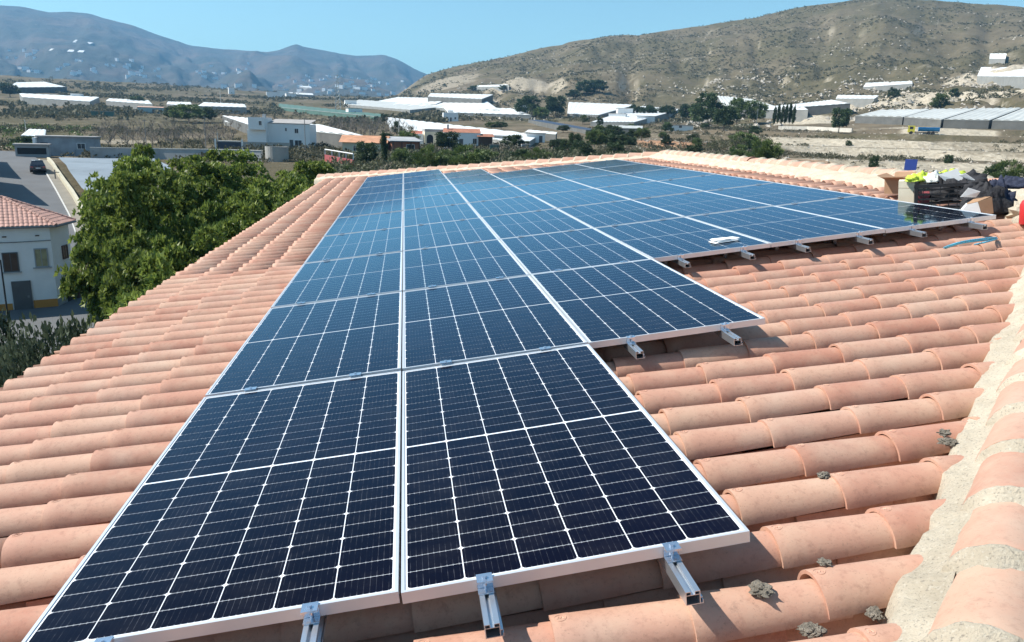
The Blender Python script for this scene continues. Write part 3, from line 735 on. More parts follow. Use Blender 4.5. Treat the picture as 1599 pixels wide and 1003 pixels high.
# ------------------------------------------------------------------ vegetation
def leaf_material(name, a, b_, rough=.5, trans=.25, spec=.4):
    m, n, b = newmat(name); geo = n.nodes.new('ShaderNodeNewGeometry'); oi = n.nodes.new('ShaderNodeObjectInfo')
    c = ramp(n, geo.outputs['Random Per Island'], [(0.0, a), (0.6, tuple((x + y) / 2 for x, y in zip(a, b_))), (1.0, b_)])
    h = n.nodes.new('ShaderNodeHueSaturation'); n.links.new(c, h.inputs['Color']); n.links.new(mth(n, 'MULTIPLY_ADD', oi.outputs['Random'], .4, .8), h.inputs['Value'])
    n.links.new(h.outputs[0], b.inputs['Base Color']); b.inputs['Roughness'].default_value = rough; b.inputs['Specular IOR Level'].default_value = spec
    t = n.nodes.new('ShaderNodeBsdfTranslucent'); n.links.new(h.outputs[0], t.inputs[0]); ms = n.nodes.new('ShaderNodeMixShader'); ms.inputs[0].default_value = trans
    n.links.new(b.outputs[0], ms.inputs[1]); n.links.new(t.outputs[0], ms.inputs[2]); n.links.new(ms.outputs[0], n.nodes['Material Output'].inputs['Surface'])
    return m
L_ORCH = leaf_material('loquat_leaf', (0.065, 0.110, 0.022), (0.27, 0.33, 0.065), .5, .38, .4)
L_DARK = leaf_material('dark_leaf', (0.026, 0.050, 0.020), (0.085, 0.120, 0.045))
L_GREEN = leaf_material('green_leaf', (0.070, 0.110, 0.030), (0.170, 0.220, 0.070))
L_OLIVE = leaf_material('olive_leaf', (0.075, 0.090, 0.045), (0.200, 0.200, 0.115), .7)
L_SCRUB = leaf_material('scrub_leaf', (0.065, 0.068, 0.040), (0.155, 0.145, 0.090), .8)
L_BUSH = leaf_material('grey_green_leaf', (0.035, 0.055, 0.030), (0.110, 0.135, 0.080), .6)
M_BARK = simple('bark', (0.13, 0.10, 0.075), .95, 0, .3, 4, bump=.5)
M_TWIG = simple('grey_twig', (0.20, 0.17, 0.14), .95, 0, .2, 4)
M_STRAW = simple('dry_branch', (0.27, 0.22, 0.17), .95, 0, .2, 4)
rs = np.random.RandomState(11)
def unit(n): v = rs.normal(size=(n, 3)); return v / np.linalg.norm(v, axis=1, keepdims=True)
def leaves(P, Dr, L, W, fold=.25):
    """diamond leaves: base P, direction Dr, lengths L, widths W"""
    n = len(P); up = unit(n); s = np.cross(Dr, up); s /= np.linalg.norm(s, axis=1, keepdims=True) + 1e-9; nn = np.cross(s, Dr)
    L = np.asarray(L).reshape(-1, 1); W = np.asarray(W).reshape(-1, 1)
    a = P; t = P + Dr * L - nn * L * fold * .5; m = P + Dr * L * .5 + nn * L * fold * .2
    return np.stack([a, m + s * W, t, m - s * W], 1).reshape(-1, 3)
def clumps(k, ax=(1, 1, 1), seed=0, power=.45, low=-.55):
    c = unit(k * 3); r = rs.uniform(size=(k * 3, 1)) ** power; c = c * r
    c = c[c[:, 2] > low][:k]; return c * np.array(ax)
def crown_mesh(name, mat, k=40, per=60, ls=.1, lw=.035, cr=.3, ax=(1, 1, 1), out=.6, low=-.6, power=.4, fold=.3):
    C = clumps(k, ax, power=power, low=low); P = []
    for c in C:
        q = unit(per) * cr * rs.uniform(.35, 1.0, (per, 1)) * rs.uniform(.6, 1.25); P.append(c + q * np.array([1, 1, .8]))
    P = np.concatenate(P); n = len(P); d = unit(n) * (1 - out) + (P / (np.linalg.norm(P, axis=1, keepdims=True) + 1e-6)) * out * .7 + np.array([0, 0, .05])
    d /= np.linalg.norm(d, axis=1, keepdims=True)
    return quads(name, leaves(P, d, ls * rs.uniform(.6, 1.2, n), lw * rs.uniform(.6, 1.2, n), fold), mat)
def whorl_crown(name, mat, k=46, wper=22, nl=9, R_=1.0, ls=.075, lw=.016):
    C = clumps(k, (1, 1, .95), power=.33, low=-.75); P = []; Dn = []
    for c in C:
        q = unit(wper); q[:, 2] = np.abs(q[:, 2]) * .9 - .15; rr = rs.uniform(.12, .27)
        for w_ in q:
            base = c + w_ * rr * rs.uniform(.5, 1.1); axis = w_ * .6 + c * .5 + np.array([0, 0, .5]); axis /= np.linalg.norm(axis)
            t = np.cross(axis, [.3, .5, .8]); t /= np.linalg.norm(t); b = np.cross(axis, t)
            ph = rs.uniform(0, 6.28)
            for i in range(nl):
                a = ph + i * 2.4; e = .35 + .75 * i / nl
                d = axis * math.cos(e + .35) + (t * math.cos(a) + b * math.sin(a)) * math.sin(e + .35); P.append(base); Dn.append(d / np.linalg.norm(d))
    P = np.array(P); Dn = np.array(Dn); n = len(P)
    return quads(name, leaves(P, Dn, ls * rs.uniform(.7, 1.25, n), lw * rs.uniform(.8, 1.2, n), .35), mat)
def trunk_mesh(name, mat=None, h=1.0, r=.05, limbs=5, top=.75, spread=.5):
    b = MB(); p = Vector((0, 0, -.15)); q = Vector((.02, .01, h * .45)); b.tube(p, q, r, r * .75, 7)
    for i in range(limbs):
        a = 6.28 * i / limbs + .5; e = Vector((math.cos(a) * spread * .5, math.sin(a) * spread * .5, h * .75)); e2 = Vector((math.cos(a) * spread, math.sin(a) * spread, h * (top + .25)))
        b.tube(q, e, r * .5, r * .3, 5); b.tube(e, e2, r * .3, r * .1, 5)
    return b.mesh(name, [mat or M_BARK])
TR = trunk_mesh('trunk')
CR = {
 'orch': [whorl_crown('crown', L_ORCH, 74, 34, 9, ls=.070, lw=.0155) for _ in range(3)],
 'dark': [crown_mesh('crown', L_DARK, 56, 90, .13, .05, .30) for _ in range(2)],
 'green': [crown_mesh('crown', L_GREEN, 56, 90, .13, .045, .28) for _ in range(2)],
 'bush': [crown_mesh('crown', L_BUSH, 120, 260, .055, .019, .27, low=-.3, power=.33) for _ in range(1)],
 'shrub': [crown_mesh('foliage', L_OLIVE, 30, 36, .13, .030, .30, low=-.2) for _ in range(3)],
 'feather': [crown_mesh('foliage', L_GREEN, 80, 110, .13, .022, .26, low=-.3, out=.85) for _ in range(2)],
 'pine': [crown_mesh('crown', L_DARK, 44, 90, .12, .045, .26, ax=(1, 1, .5), low=-.2) for _ in range(2)],
 'cypress': [crown_mesh('crown', L_DARK, 80, 70, .11, .05, .28, ax=(.8, .8, 1.0), low=-1, power=.6, out=.3) for _ in range(1)],
}
def bare_mesh():
    b = MB(); rg = random.Random(rnd.random())
    b.tube((0, 0, -.1), (0, 0, .35), .035, .03, 4, cap=False)
    for i in range(7):
        a = rg.uniform(0, 6.28); e = Vector((math.cos(a) * .3, math.sin(a) * .3, rg.uniform(.55, .8))); b.tube((0, 0, .3), e, .018, .012, 3, cap=False)
        for j in range(4):
            e2 = e + Vector((rg.uniform(-.25, .25), rg.uniform(-.25, .25), rg.uniform(.1, .35))); b.tube(e, e2, .010, .004, 3, cap=False)
    return b.mesh('branches', [M_TWIG])
BARE = [bare_mesh() for _ in range(3)]
def plant(kind, x, y, w_, h, name, label, cat, group=None, trunk=True, z=None, sink=0.0, rz=None, yscale=None):
    """w_ crown diameter, h total height in metres; trunk part visible below the crown"""
    z = float(zall(x, y)) if z is None else z
    o = empty(name, (x, y, z - sink), rnd.uniform(0, 6.28) if rz is None else rz); tag(o, label, cat, group)
    if kind == 'bare':
        c = link('branches', rnd.choice(BARE), o); c.scale = (w_ * .8, w_ * .8, h); return o
    me = rnd.choice(CR[kind])
    bottom = h * (.22 if trunk else -.05); hh = (h - bottom) / 2
    lowf = {'orch': .8, 'dark': .75, 'green': .75, 'pine': .45, 'cypress': 1.1, 'bush': .45, 'shrub': .35, 'feather': .45}[kind]
    s = (h - bottom) / (1.12 + lowf) / (1 if kind != 'pine' else .75)
    c = link('crown' if trunk else 'foliage', me, o); c.location = (0, 0, h - s * (1.12 if kind != 'pine' else .72)); c.scale = (w_ / 2.25, (yscale or w_) / 2.25, s)
    t = link('trunk', TR, o); t.scale = (w_ * .42, w_ * .42, h * .72)
    return o
def pplant(kind, px, py, wpx, hpx, name, label, cat, group=None, trunk=True, dmin=40):
    p, D = gp(px, py, 0, dmin); k = D / 1196
    return plant(kind, p.x, p.y, wpx * k, hpx * k * 1.02, name, label, cat, group, trunk, p.z, sink=.02 * hpx * k)
# orchard beside the house, tops a little below the eye
orch = [(-4.9, 19.8, 5.6, 9.0), (-6.4, 23.2, 4.8, 8.7), (-5.0, 24.5, 5.8, 9.6), (-8.5, 28.2, 5.6, 10.0), (-4.8, 30.0, 6.0, 9.9), (-9.4, 33.0, 6.6, 10.4), (-11.4, 37.0, 5.4, 9.9), (-4.6, 36.0, 6.2, 9.8), (-9.8, 39.5, 6.6, 10.6), (-4.4, 42.5, 6.2, 9.6), (-10.0, 45.5, 6.6, 10.3), (-12.6, 42.5, 3.2, 10.3),
        (-4.8, 49.0, 6.0, 9.4), (-10.6, 53.0, 6.6, 9.8), (-5.6, 56.5, 6.2, 9.0), (-15.6, 50.0, 6.0, 9.9), (-1.0, 52.0, 5.2, 8.6), (-1.5, 60.0, 5.4, 8.0), (-7.0, 64, 6, 8.6)]
where = ['nearest the eave, left edge of the row', 'small one filling the corner near the pavement', 'second along the eave', 'beside the pavement, in front', 'third along the eave', 'middle of the orchard, in front', 'outermost beside the street, in front', 'fourth along the eave', 'middle of the orchard, second', 'fifth along the eave', 'middle of the orchard, third', 'outermost beside the street, tall shoot on top', 'sixth along the eave', 'middle of the orchard, fourth', 'seventh along the eave', 'outermost behind the tall one', 'close to the far roof corner', 'behind the far roof corner', 'last at the far end of the orchard']
for (x, y, w_, h), wh in zip(orch, where):
    plant('orch', x, y, w_ * (1.16 if y > 34 else 1.0), h + (1.2 if y > 34 else .95 if y > 22 else .6), 'orchard_tree', f'glossy dense orchard tree, {wh}', 'tree', 'dense orchard trees beside the roof', z=-11.2 + .0)
plant('bush', -11.2, 22.0, 5.8, 7.0, 'large_shrub', 'dark grey-green rounded shrub in front of the white corner house', 'shrub', trunk=False, z=-11.3)
plant('bush', -15.2, 24.5, 6.0, 6.6, 'large_shrub', 'dark shrub at the left edge below the street lamp', 'shrub', trunk=False, z=-11.3)
plant('bush', -8.3, 19.8, 5.6, 7.7, 'large_shrub', 'low dark shrub tucked between orchard and house eave', 'shrub', trunk=False, z=-11.3)

V_ = [('dark',823,183,44,32,'dense dark tree, left one of two behind the long greenhouse'),('dark',868,183,40,32,'broad dark tree left of the wide white greenhouse'),('green',845,186,26,18,'low green tree between the two dark broad trees'),
 ('pine',990,186,22,22,'umbrella pine, leftmost of the row by the pale shed'),('pine',1010,187,30,22,'umbrella pine, second of the row by the pale shed'),('pine',1040,187,30,22,'umbrella pine, third of the row by the pale shed'),
 ('dark',1072,190,26,26,'dark tree at the left end of the tall grove'),('dark',1105,200,50,52,'tallest dark tree of the grove before the hill'),('dark',1130,204,36,36,'shaded tree low in the middle of the grove'),('green',1150,196,40,40,'green tree right of centre in the grove'),('green',1178,194,36,34,'green tree at the right end of the grove'),('green',1088,196,30,30,'mid green tree left of the tallest dark one'),
 ('dark',1309,208,32,36,'lone round dark tree right of the cypress row'),('green',1466,167,24,18,'round green bush on the rocky slope above the greenhouses'),('dark',1395,152,18,12,'dark bush high on the rocky slope'),('dark',1490,150,14,10,'dark bush below the white terrace greenhouse'),
 ('dark',700,238,46,32,'leafy dark tree in front of the arched house'),('feather',672,270,60,42,'feathery bright green shrub, left one behind the far roof edge'),('feather',728,268,62,40,'feathery bright green shrub, right one behind the far roof edge'),
 ('dark',803,233,42,22,'dark garden tree right of the green sheet'),('dark',945,232,40,30,'dark tree among the scrub left of the orange bank'),('green',935,214,22,18,'green tree standing above the dark garden trees'),('dark',882,240,30,22,'leafy shrub left among the scrub behind the panels'),('dark',908,243,34,24,'leafy shrub middle among the scrub behind the panels'),
 ('dark',572,262,40,40,'dark tree left of the tall thin cypress'),('green',625,262,34,30,'rounded green tree right of the tall thin cypress'),('dark',520,228,24,18,'dark garden tree right of the white house'),('green',575,238,30,20,'yellowish tree in front of the orange roof'),
 ('dark',600,194,14,16,'small dark tree left of the long greenhouse'),('dark',16,152,26,18,'dark tree at the left edge below the white hump'),('green',295,192,52,26,'wide green tree in the field behind the bare orchard'),('dark',272,190,28,22,'dark tree beside the pale turquoise house'),('dark',213,168,24,16,'dark tree above the turquoise house'),('dark',325,192,24,22,'dark tree at the right of the field clump'),
 ('feather',1192,262,56,44,'wide olive-green bush standing alone below the terraces'),('green',1160,230,46,22,'dark spreading bush left of the olive-green one'),('dark',1363,268,14,24,'small dark bush on the pale terrace'),('feather',1570,296,46,38,'bright green bush behind the blue jacket'),('dark',1548,292,30,32,'dark green bush behind the blue jacket'),
 ('dark',40,232,40,16,'dark hedge-like bush at the end of the street'),('dark',915,150,34,24,'dark pine clump high on the hill'),('dark',936,146,24,20,'right-hand dark pine of the clump on the hill'),('dark',895,155,24,14,'left-hand dark pine of the clump on the hill'),('dark',740,143,20,9,'dark tree by the upper greenhouse'),('dark',787,143,20,10,'dark tree right of the upper greenhouse'),
 ('green',516,268,22,12,'small shrub left before the red wall'),('green',545,272,26,14,'small shrub right before the red wall'),('feather',700,262,44,26,'low bright shrub between the two feathery ones'),('green',760,256,40,22,'green shrub right of the feathery pair'),('shrub',840,256,46,22,'grey-green shrub behind the middle of the far roof edge'),('shrub',990,250,44,20,'grey-green shrub behind the right part of the panels'),('shrub',1120,256,40,20,'olive shrub behind the ridge below the grove'),
 ('green',1550,300,20,14,'low bush peeping over the ridge at the right'),('dark',985,226,20,12,'round bush on the top edge of the orange bank'),('dark',1040,226,16,16,'pointed bush left on the orange bank'),('green',1088,234,18,18,'round bush right of the orange bank'),('dark',1480,255,14,12,'dark bush on the pale stony terrace'),('dark',1325,228,10,8,'small bush on the terrace wall')]
for k, px, py, wpx, hpx, lb in V_:
    sh = k in ('feather', 'shrub') or 'bush' in lb or 'shrub' in lb
    pplant(k, px, py, wpx, hpx, 'shrub' if sh else 'tree', lb, 'shrub' if sh else 'tree', trunk=not sh)
pplant('cypress', 600, 270, 15, 62, 'cypress', 'tall thin cypress standing alone behind the far end of the roof', 'tree')
for i, (px, hp) in enumerate([(1207, 36), (1213, 40), (1219, 38), (1225, 40), (1231, 41), (1237, 37)]):
    pplant('cypress', px, 206, 8, hp, 'cypress', ['leftmost', 'second', 'third', 'fourth', 'fifth', 'rightmost'][i] + ' cypress of the dark row before the greenhouses', 'tree', 'row of dark cypresses')
ORN = ['first', 'second', 'third', 'fourth', 'fifth', 'sixth', 'seventh', 'eighth', 'ninth', 'tenth', 'eleventh', 'twelfth', 'thirteenth', 'fourteenth', 'fifteenth', 'sixteenth']
# bare fruit trees in the field
k = 0
for r_ in range(9):
    for c_ in range(13):
        px = 150 + c_ * 17 + rnd.uniform(-4, 4) + r_ * 3; py = 232 - r_ * 4.2 + rnd.uniform(-1, 1)
        if px > 385 or rnd.random() < .12: continue
        p, D = gp(px, py); plant('bare', p.x, p.y, 3.6, 3.0, 'bare_tree', f'leafless fruit tree, {ORN[c_]} from the left in {ORN[r_]} row of the dry field', 'tree', 'bare fruit trees in the field', z=p.z)
for r_ in range(5):
    for c_ in range(16):
        px = 520 + c_ * 8.5 + rnd.uniform(-3, 3); py = 216 - r_ * 5 + rnd.uniform(-1, 1)
        if px > 655 - r_ * 8: continue
        p, D = gp(px, py); plant('bare', p.x, p.y, 4.0, 3.6, 'bare_tree', f'leafless grey tree, {ORN[c_]} from the left, {ORN[r_]} row behind the orange-roofed house', 'tree', 'bare trees behind the orange-roofed house', z=p.z)

rb = random.Random(21)
for i, bx_ in enumerate(sorted(rb.uniform(628, 1195) for _ in range(34))):
    pplant(rb.choice(['shrub', 'feather', 'shrub', 'dark']), bx_, rb.uniform(246, 272), rb.uniform(26, 48), rb.uniform(16, 26), 'shrub', f'bushy shrub in the belt just behind the far roof edge, number {i + 1} from the left', 'shrub', 'shrubs in the belt behind the roof', trunk=False)
# masses: scrub and stones
GH = [([(392,196),(575,214),(505,196),(347,181)],2.8,'large white-roofed greenhouse right behind the white house','M_NET','M_PLAST',7,.5),
 ([(350,190),(392,199),(395,196),(352,186)],1.5,'low white side cover left of the white house greenhouse','M_NETP','M_PLAST',2,.3),
 ([(610,200),(822,224),(842,211),(600,183)],1.3,'long white greenhouse behind the arched house','M_NETP','M_PLAST',8,.5),
 ([(535,163),(640,172),(700,166),(560,156)],2.2,'pale greenhouse at the left of the valley cluster','M_NETP','M_PLAST2',6,.6),
 ([(700,176),(830,180),(800,170),(690,166)],2.2,'narrow white greenhouse strip left of the dark trees','M_NETP','M_PLAST',6,.6),
 ([(600,166),(780,172),(760,158),(640,156)],2.2,'widest white greenhouse of the valley cluster','M_NETP','M_PLAST',8,.6),
 ([(584,159),(680,163),(700,154),(620,152)],2.2,'farthest white greenhouse of the valley cluster','M_NETP','M_PLAST',6,.6),
 ([(668,151),(752,155),(770,148),(672,146)],6,'flat greenhouse with a dark front wall at the hill foot','M_NET','M_PLAST',6,.6),
 ([(738,136),(795,135),(792,132),(742,134)],4,'small white greenhouse on a ledge of the hill','M_NETP','M_PLAST',4,.4),
 ([(886,178),(934,180),(992,164),(888,160)],1.8,'left half of the wide white greenhouse left of the pines','M_NETP','M_PLAST',6,.6),
 ([(922,191),(990,191),(1062,171),(1002,166)],1.8,'right half of the wide white greenhouse behind the pines','M_NETP','M_PLAST',6,.6),
 ([(1130,166),(1215,167),(1175,155),(1120,150)],4,'white-roofed greenhouse behind the grove','M_NET','M_PLAST2',5,.8),
 ([(1190,172),(1262,172),(1250,163),(1195,167)],4,'low bright greenhouse strip behind the cypresses','M_NETP','M_PLAST',4,.4),
 ([(1222,169),(1328,162),(1300,158),(1240,163)],4.5,'bright greenhouse with dark side right of the cypresses','M_NET','M_PLAST',5,.5),
 ([(1336,181),(1410,183),(1452,171),(1372,173)],3.0,'leftmost block of the long greenhouse range at the right','M_NET','M_PLAST2',3,.7),
 ([(1412,183),(1470,187),(1525,170),(1455,171)],3.0,'second block of the long greenhouse range at the right','M_NET','M_PLAST2',3,.7),
 ([(1474,187),(1545,188),(1595,169),(1528,170)],3.0,'third block of the long greenhouse range at the right','M_NET','M_PLAST2',3,.7),
 ([(1550,188),(1640,190),(1660,168),(1598,169)],3.0,'last block of the greenhouse range cut by the frame','M_NET','M_PLAST2',3,.7),
 ([(1526,119),(1640,121),(1640,105),(1532,105)],4.6,'bright white greenhouse on the upper right terrace','M_NETP','M_PLAST',4,.4),
 ([(1545,92),(1570,92),(1572,84),(1546,84)],4.2,'small white greenhouse above the upper right terrace','M_NETP','M_PLAST',2,.4),
 ([(1348,136),(1425,131),(1424,127),(1352,130)],1.8,'thin white greenhouse strip on the rocky slope','M_NETP','M_PLAST',4,.4),
 ([(1305,155),(1365,156),(1372,150),(1308,149)],1.8,'short white greenhouse left on the rocky slope','M_NETP','M_PLAST',4,.4),
 ([(10,137),(104,136),(70,128),(25,129)],5,'white humped greenhouse at the left edge of the plateau','M_NET','M_PLAST',5,.5),
 ([(35,152),(140,159),(155,152),(30,146)],4,'long white greenhouse left in the plateau row','M_NETP','M_PLAST',5,.5),
 ([(165,158),(238,163),(232,157),(170,154)],4,'second white greenhouse in the plateau row','M_NETP','M_PLAST',4,.5),
 ([(260,163),(300,166),(298,160),(262,159)],4,'short white greenhouse in the plateau row','M_NETP','M_PLAST',3,.4),
 ([(308,166),(385,168),(382,163),(318,160)],4,'white greenhouse at the right end of the plateau row','M_NETP','M_PLAST',4,.5),
 ([(32,212),(70,214),(72,203),(45,202)],1.2,'low pale plastic tunnel behind the street end','M_NETP','M_PLAST',2,.3),
 ([(820,206),(868,210),(870,207),(825,203)],2.0,'low white-edged shed roof behind the garden trees','M_NET','M_PLAST',2,.2),
 ([(955,200),(1003,201),(1004,197),(952,196)],2.0,'flat pale shed roof below the umbrella pines','M_NET','M_PLAST2',2,.2),
 ([(915,203),(935,203),(850,188),(825,187)],1.5,'dark navy covered strip on the slope above the scrub','M_NET','M_NAVY',3,.1),
 ([(440,168),(595,183),(600,179),(435,162)],2.2,'long green shade-net house in the middle of the valley','M_GNET','M_GNET',7,.4)]
QUADS = [[gp(a, b, g_[1], 60)[0] for a, b in g_[0]] for g_ in GH]
QUADS.append([gp(a, b, 0, 60)[0] for a, b in [(-60, 360), (140, 345), (70, 240), (-10, 236)]]); QUADS.append([gp(a, b, 0, 60)[0] for a, b in [(130, 310), (300, 312), (250, 250), (85, 250)]])
def free(x, y, m=2.5):
    ok = np.ones(len(x), bool)
    for q in QUADS:
        cx = sum(p.x for p in q) / 4; cy = sum(p.y for p in q) / 4; ins = None
        for p, r_ in zip(q, q[1:] + q[:1]):
            sd = (r_.x - p.x) * (y - p.y) - (r_.y - p.y) * (x - p.x); s0 = (r_.x - p.x) * (cy - p.y) - (r_.y - p.y) * (cx - p.x); L = math.hypot(r_.x - p.x, r_.y - p.y)
            k = sd * np.sign(s0) > -m * L; ins = k if ins is None else ins & k
        ok &= ~ins
    return ok
def scatter(n, a0, a1, d0, d1, dens=None, logd=True):
    az = rs.uniform(a0, a1, n * 3); D = np.exp(rs.uniform(math.log(d0), math.log(d1), n * 3)) if logd else rs.uniform(d0, d1, n * 3)
    x = CAM.x + np.sin(np.radians(az)) * D; y = CAM.y + np.cos(np.radians(az)) * D
    if dens is not None: k = dens(x, y, az, D) > rs.uniform(size=len(x)); x, y, D = x[k], y[k], D[k]
    k = free(x, y); x, y, D = x[k], y[k], D[k]
    return x[:n], y[:n], D[:n]
def scrub(name, mat, x, y, D, s0, s1, per, lf, wf):
    n = len(x); z = zall(x, y); s = rs.uniform(s0, s1, n) 
    P = np.repeat(np.stack([x, y, z + s * .25], 1), per, 0); S_ = np.repeat(s, per)[:, None]
    q = unit(n * per); q[:, 2] = np.abs(q[:, 2]) * .9 - .1; P = P + q * S_ * rs.uniform(.4, 1, (n * per, 1)) * np.array([1, 1, .8])
    d = unit(n * per) * .6 + q * .4 + np.array([0, 0, .25]); d /= np.linalg.norm(d, axis=1, keepdims=True)
    return tag(link(name, quads(name, leaves(P, d, S_[:, 0] * lf, S_[:, 0] * wf), mat)), kind='stuff')
def dn(sc, t0, t1, seed): return lambda x, y, a, D: sstep(t0, t1, fbm(x / sc, y / sc, seed, 4))
x, y, D = scatter(3400, -5, 26, 58, 150); scrub('scrub_behind_roof', L_OLIVE, x, y, D, .5, 1.5, 46, .42, .10)
x, y, D = scatter(1100, -3, 26, 62, 170); scrub('dry_scrub', M_STRAW, x, y, D, .5, 1.5, 30, .5, .03)
x, y, D = scatter(900, 14, 42, 90, 320, dn(22., -.02, .12, 7)); scrub('terrace_scrub', L_SCRUB, x, y, D, .3, 1.1, 36, .4, .12)
x, y, D = scatter(2800, -28, 26, 130, 520, dn(40., -.05, .12, 17)); scrub('field_scrub', L_SCRUB, x, y, D, .4, 1.4, 26, .45, .14)
x, y, D = scatter(10500, 1, 43, 420, 1310, dn(45., -.20, .16, 27), False); scrub('hillside_scrub', L_SCRUB, x, y, D, .5, 1.7, 13, .7, .28)
x, y, D = scatter(2200, -28, 3, 400, 1300, dn(80., -.05, .1, 37)); scrub('plateau_scrub', L_SCRUB, x, y, D, 1.0, 3.0, 14, .7, .28)
x, y, D = scatter(250, -30, -20, 120, 300, dn(20., -.1, .1, 47)); scrub('verge_scrub', L_GREEN, x, y, D, .6, 1.6, 30, .45, .14)
M_ROCK = simple('pale_rock', (0.40, 0.36, 0.30), .95, 0, .25, .4)
def rocks(name, x, y, s):
    n = len(x); z = zall(x, y); o = np.array([[1, 0, 0], [0, 1, 0], [-1, 0, 0], [0, -1, 0], [0, 0, .8], [0, 0, -.5]])
    V = (o[None] * rs.uniform(.5, 1.3, (n, 6, 1)) + rs.uniform(-.25, .25, (n, 6, 3))) * s[:, None, None] + np.stack([x, y, z], 1)[:, None]
    f = np.array([[0, 1, 4], [1, 2, 4], [2, 3, 4], [3, 0, 4]]); return tag(link(name, quads(name, V[:, f].reshape(-1, 3), M_ROCK, 3)), kind='stuff')
x, y, D = scatter(2600, 3, 43, 450, 1250, dn(40., .02, .2, 57), False); rocks('hillside_rocks', x[:1100], y[:1100], rs.uniform(.5, 1.7, min(1100, len(x))))
x, y, D = scatter(1500, 19, 43, 350, 760, dn(25., -.05, .15, 67), False); rocks('scree_rocks', x, y, rs.uniform(.5, 1.9, len(x)))
x, y, D = scatter(1600, 14, 43, 90, 330); rocks('terrace_stones', x, y, rs.uniform(.12, .5, len(x)))

rb = random.Random(33); k_ = 0
for bx_ in sorted(rb.uniform(600, 1190) for _ in range(60)):
    by_ = rb.uniform(194, 243); p, D = gp(bx_, by_)
    if not free(np.array([p.x]), np.array([p.y]), 4)[0] or 640 < bx_ < 850 and by_ > 215: continue
    k_ += 1; plant(rb.choice(['dark', 'green', 'dark', 'shrub']), p.x, p.y, rb.uniform(3, 6.5), rb.uniform(2.2, 5.0), 'small_tree', f'small tree scattered in the valley beyond the roof, number {k_} from the left', 'tree', 'small trees scattered in the valley', z=p.z)
# ------------------------------------------------------------------ greenhouses
M_PLAST = simple('greenhouse_plastic', (0.70, 0.71, 0.69), .5, 0, .12, .08, spec=.4)
M_PLAST2 = simple('dusty_greenhouse_plastic', (0.48, 0.49, 0.46), .6, 0, .12, .08, spec=.3)
M_NET = simple('dark_side_net', (0.13, 0.13, 0.12), .9, 0, .2, .3)
M_NETP = simple('pale_side_net', (0.27, 0.27, 0.25), .8, 0, .15, .3)
M_GNET = simple('green_shade_net', (0.075, 0.15, 0.12), .8, 0, .2, .2)
M_NAVY = simple('navy_cover', (0.035, 0.045, 0.075), .5, 0, .2, .2)
def greenhouse(pxs, h, label, wall, roofm, spans=5, rise=1.0, group=None, nm='greenhouse', ridge=0.0, dmin=60):
    c = [gp(a, b, h, dmin)[0] for a, b in pxs]   # near-left, near-right, far-right, far-left
    o = empty(nm, c[0]); tag(o, label, 'greenhouse', group)
    T = Matrix.Translation(-c[0]); spans = spans * 2; n1, n2 = spans * 4, 6; V = []; F = []
    for j in range(n2 + 1):
        for i in range(n1 + 1):
            s, t = i / n1, j / n2
            p = (c[0] * (1 - s) + c[1] * s) * (1 - t) + (c[3] * (1 - s) + c[2] * s) * t
            z = p.z + h + 0.45 * rise * abs(math.sin(math.pi * s * spans)) + ridge * math.sin(math.pi * t)
            V.append(T @ Vector((p.x, p.y, z)))
    for j in range(n2):
        for i in range(n1): b = j * (n1 + 1) + i; F.append((b, b + 1, b + n1 + 2, b + n1 + 1))
    link('roof', mkmesh('roof', V, F, roofm, smooth=True), o)
    W = MB(); idx = [j * 0 + i for i in range(n1 + 1)] + [j * (n1 + 1) + n1 for j in range(1, n2 + 1)] + [n2 * (n1 + 1) + i for i in range(n1 - 1, -1, -1)] + [j * (n1 + 1) for j in range(n2 - 1, -1, -1)]
    for a, b in zip(idx[:-1], idx[1:]):
        A, B = V[a], V[b]; za = float(zall(A.x + c[0].x, A.y + c[0].y)) - c[0].z - .8; zb = float(zall(B.x + c[0].x, B.y + c[0].y)) - c[0].z - .8
        W.add([(A.x, A.y, min(za, A.z - 1)), (B.x, B.y, min(zb, B.z - 1)), (B.x, B.y, B.z - .03), (A.x, A.y, A.z - .03)], [(0, 1, 2, 3)])
    W.build('side_wall', [wall], o)
    # edge gutter along the near side
    G = MB()
    for i in range(0, n1, 4): G.tube(V[i], V[min(i + 4, n1)], .12, n=4)
    G.build('gutter', [M_PLAST2], o)
    return o
for a in GH: greenhouse(*[globals()[q] if isinstance(q, str) and q.startswith('M_') else q for q in a])
MG = [[(113,66),(140,69),(146,67),(118,62)],[(76,79),(130,82),(132,79),(80,76)],[(62,81),(71,81),(71,79),(63,79)],[(345,83),(372,88),(370,86),(347,81)],[(165,111),(195,114),(205,111),(170,109)],[(165,92),(188,93),(186,91),(166,90)],[(5,64),(18,70),(20,66),(8,61)],[(440,146),(490,149),(488,146),(442,144)],[(465,135),(487,138),(485,135),(466,133)]]
MGL = ['highest small white strip on the far mountain, near the long one', 'longest white strip on the far mountain', 'tiny white strip left of the longest one on the mountain', 'white strip just under the mountain saddle', 'white strip low above the plateau edge on the mountain', 'thin white strip between the longest one and the plateau', 'pale strip at the far left of the mountainside', 'white strip beside the valley village', 'short white strip above the valley village']
for i, a in enumerate(MG):
  if i in (0, 1, 7, 8): greenhouse(a, 2.5, MGL[i], M_NETP, M_PLAST, 3, .5, 'white strips on the far mountainside')

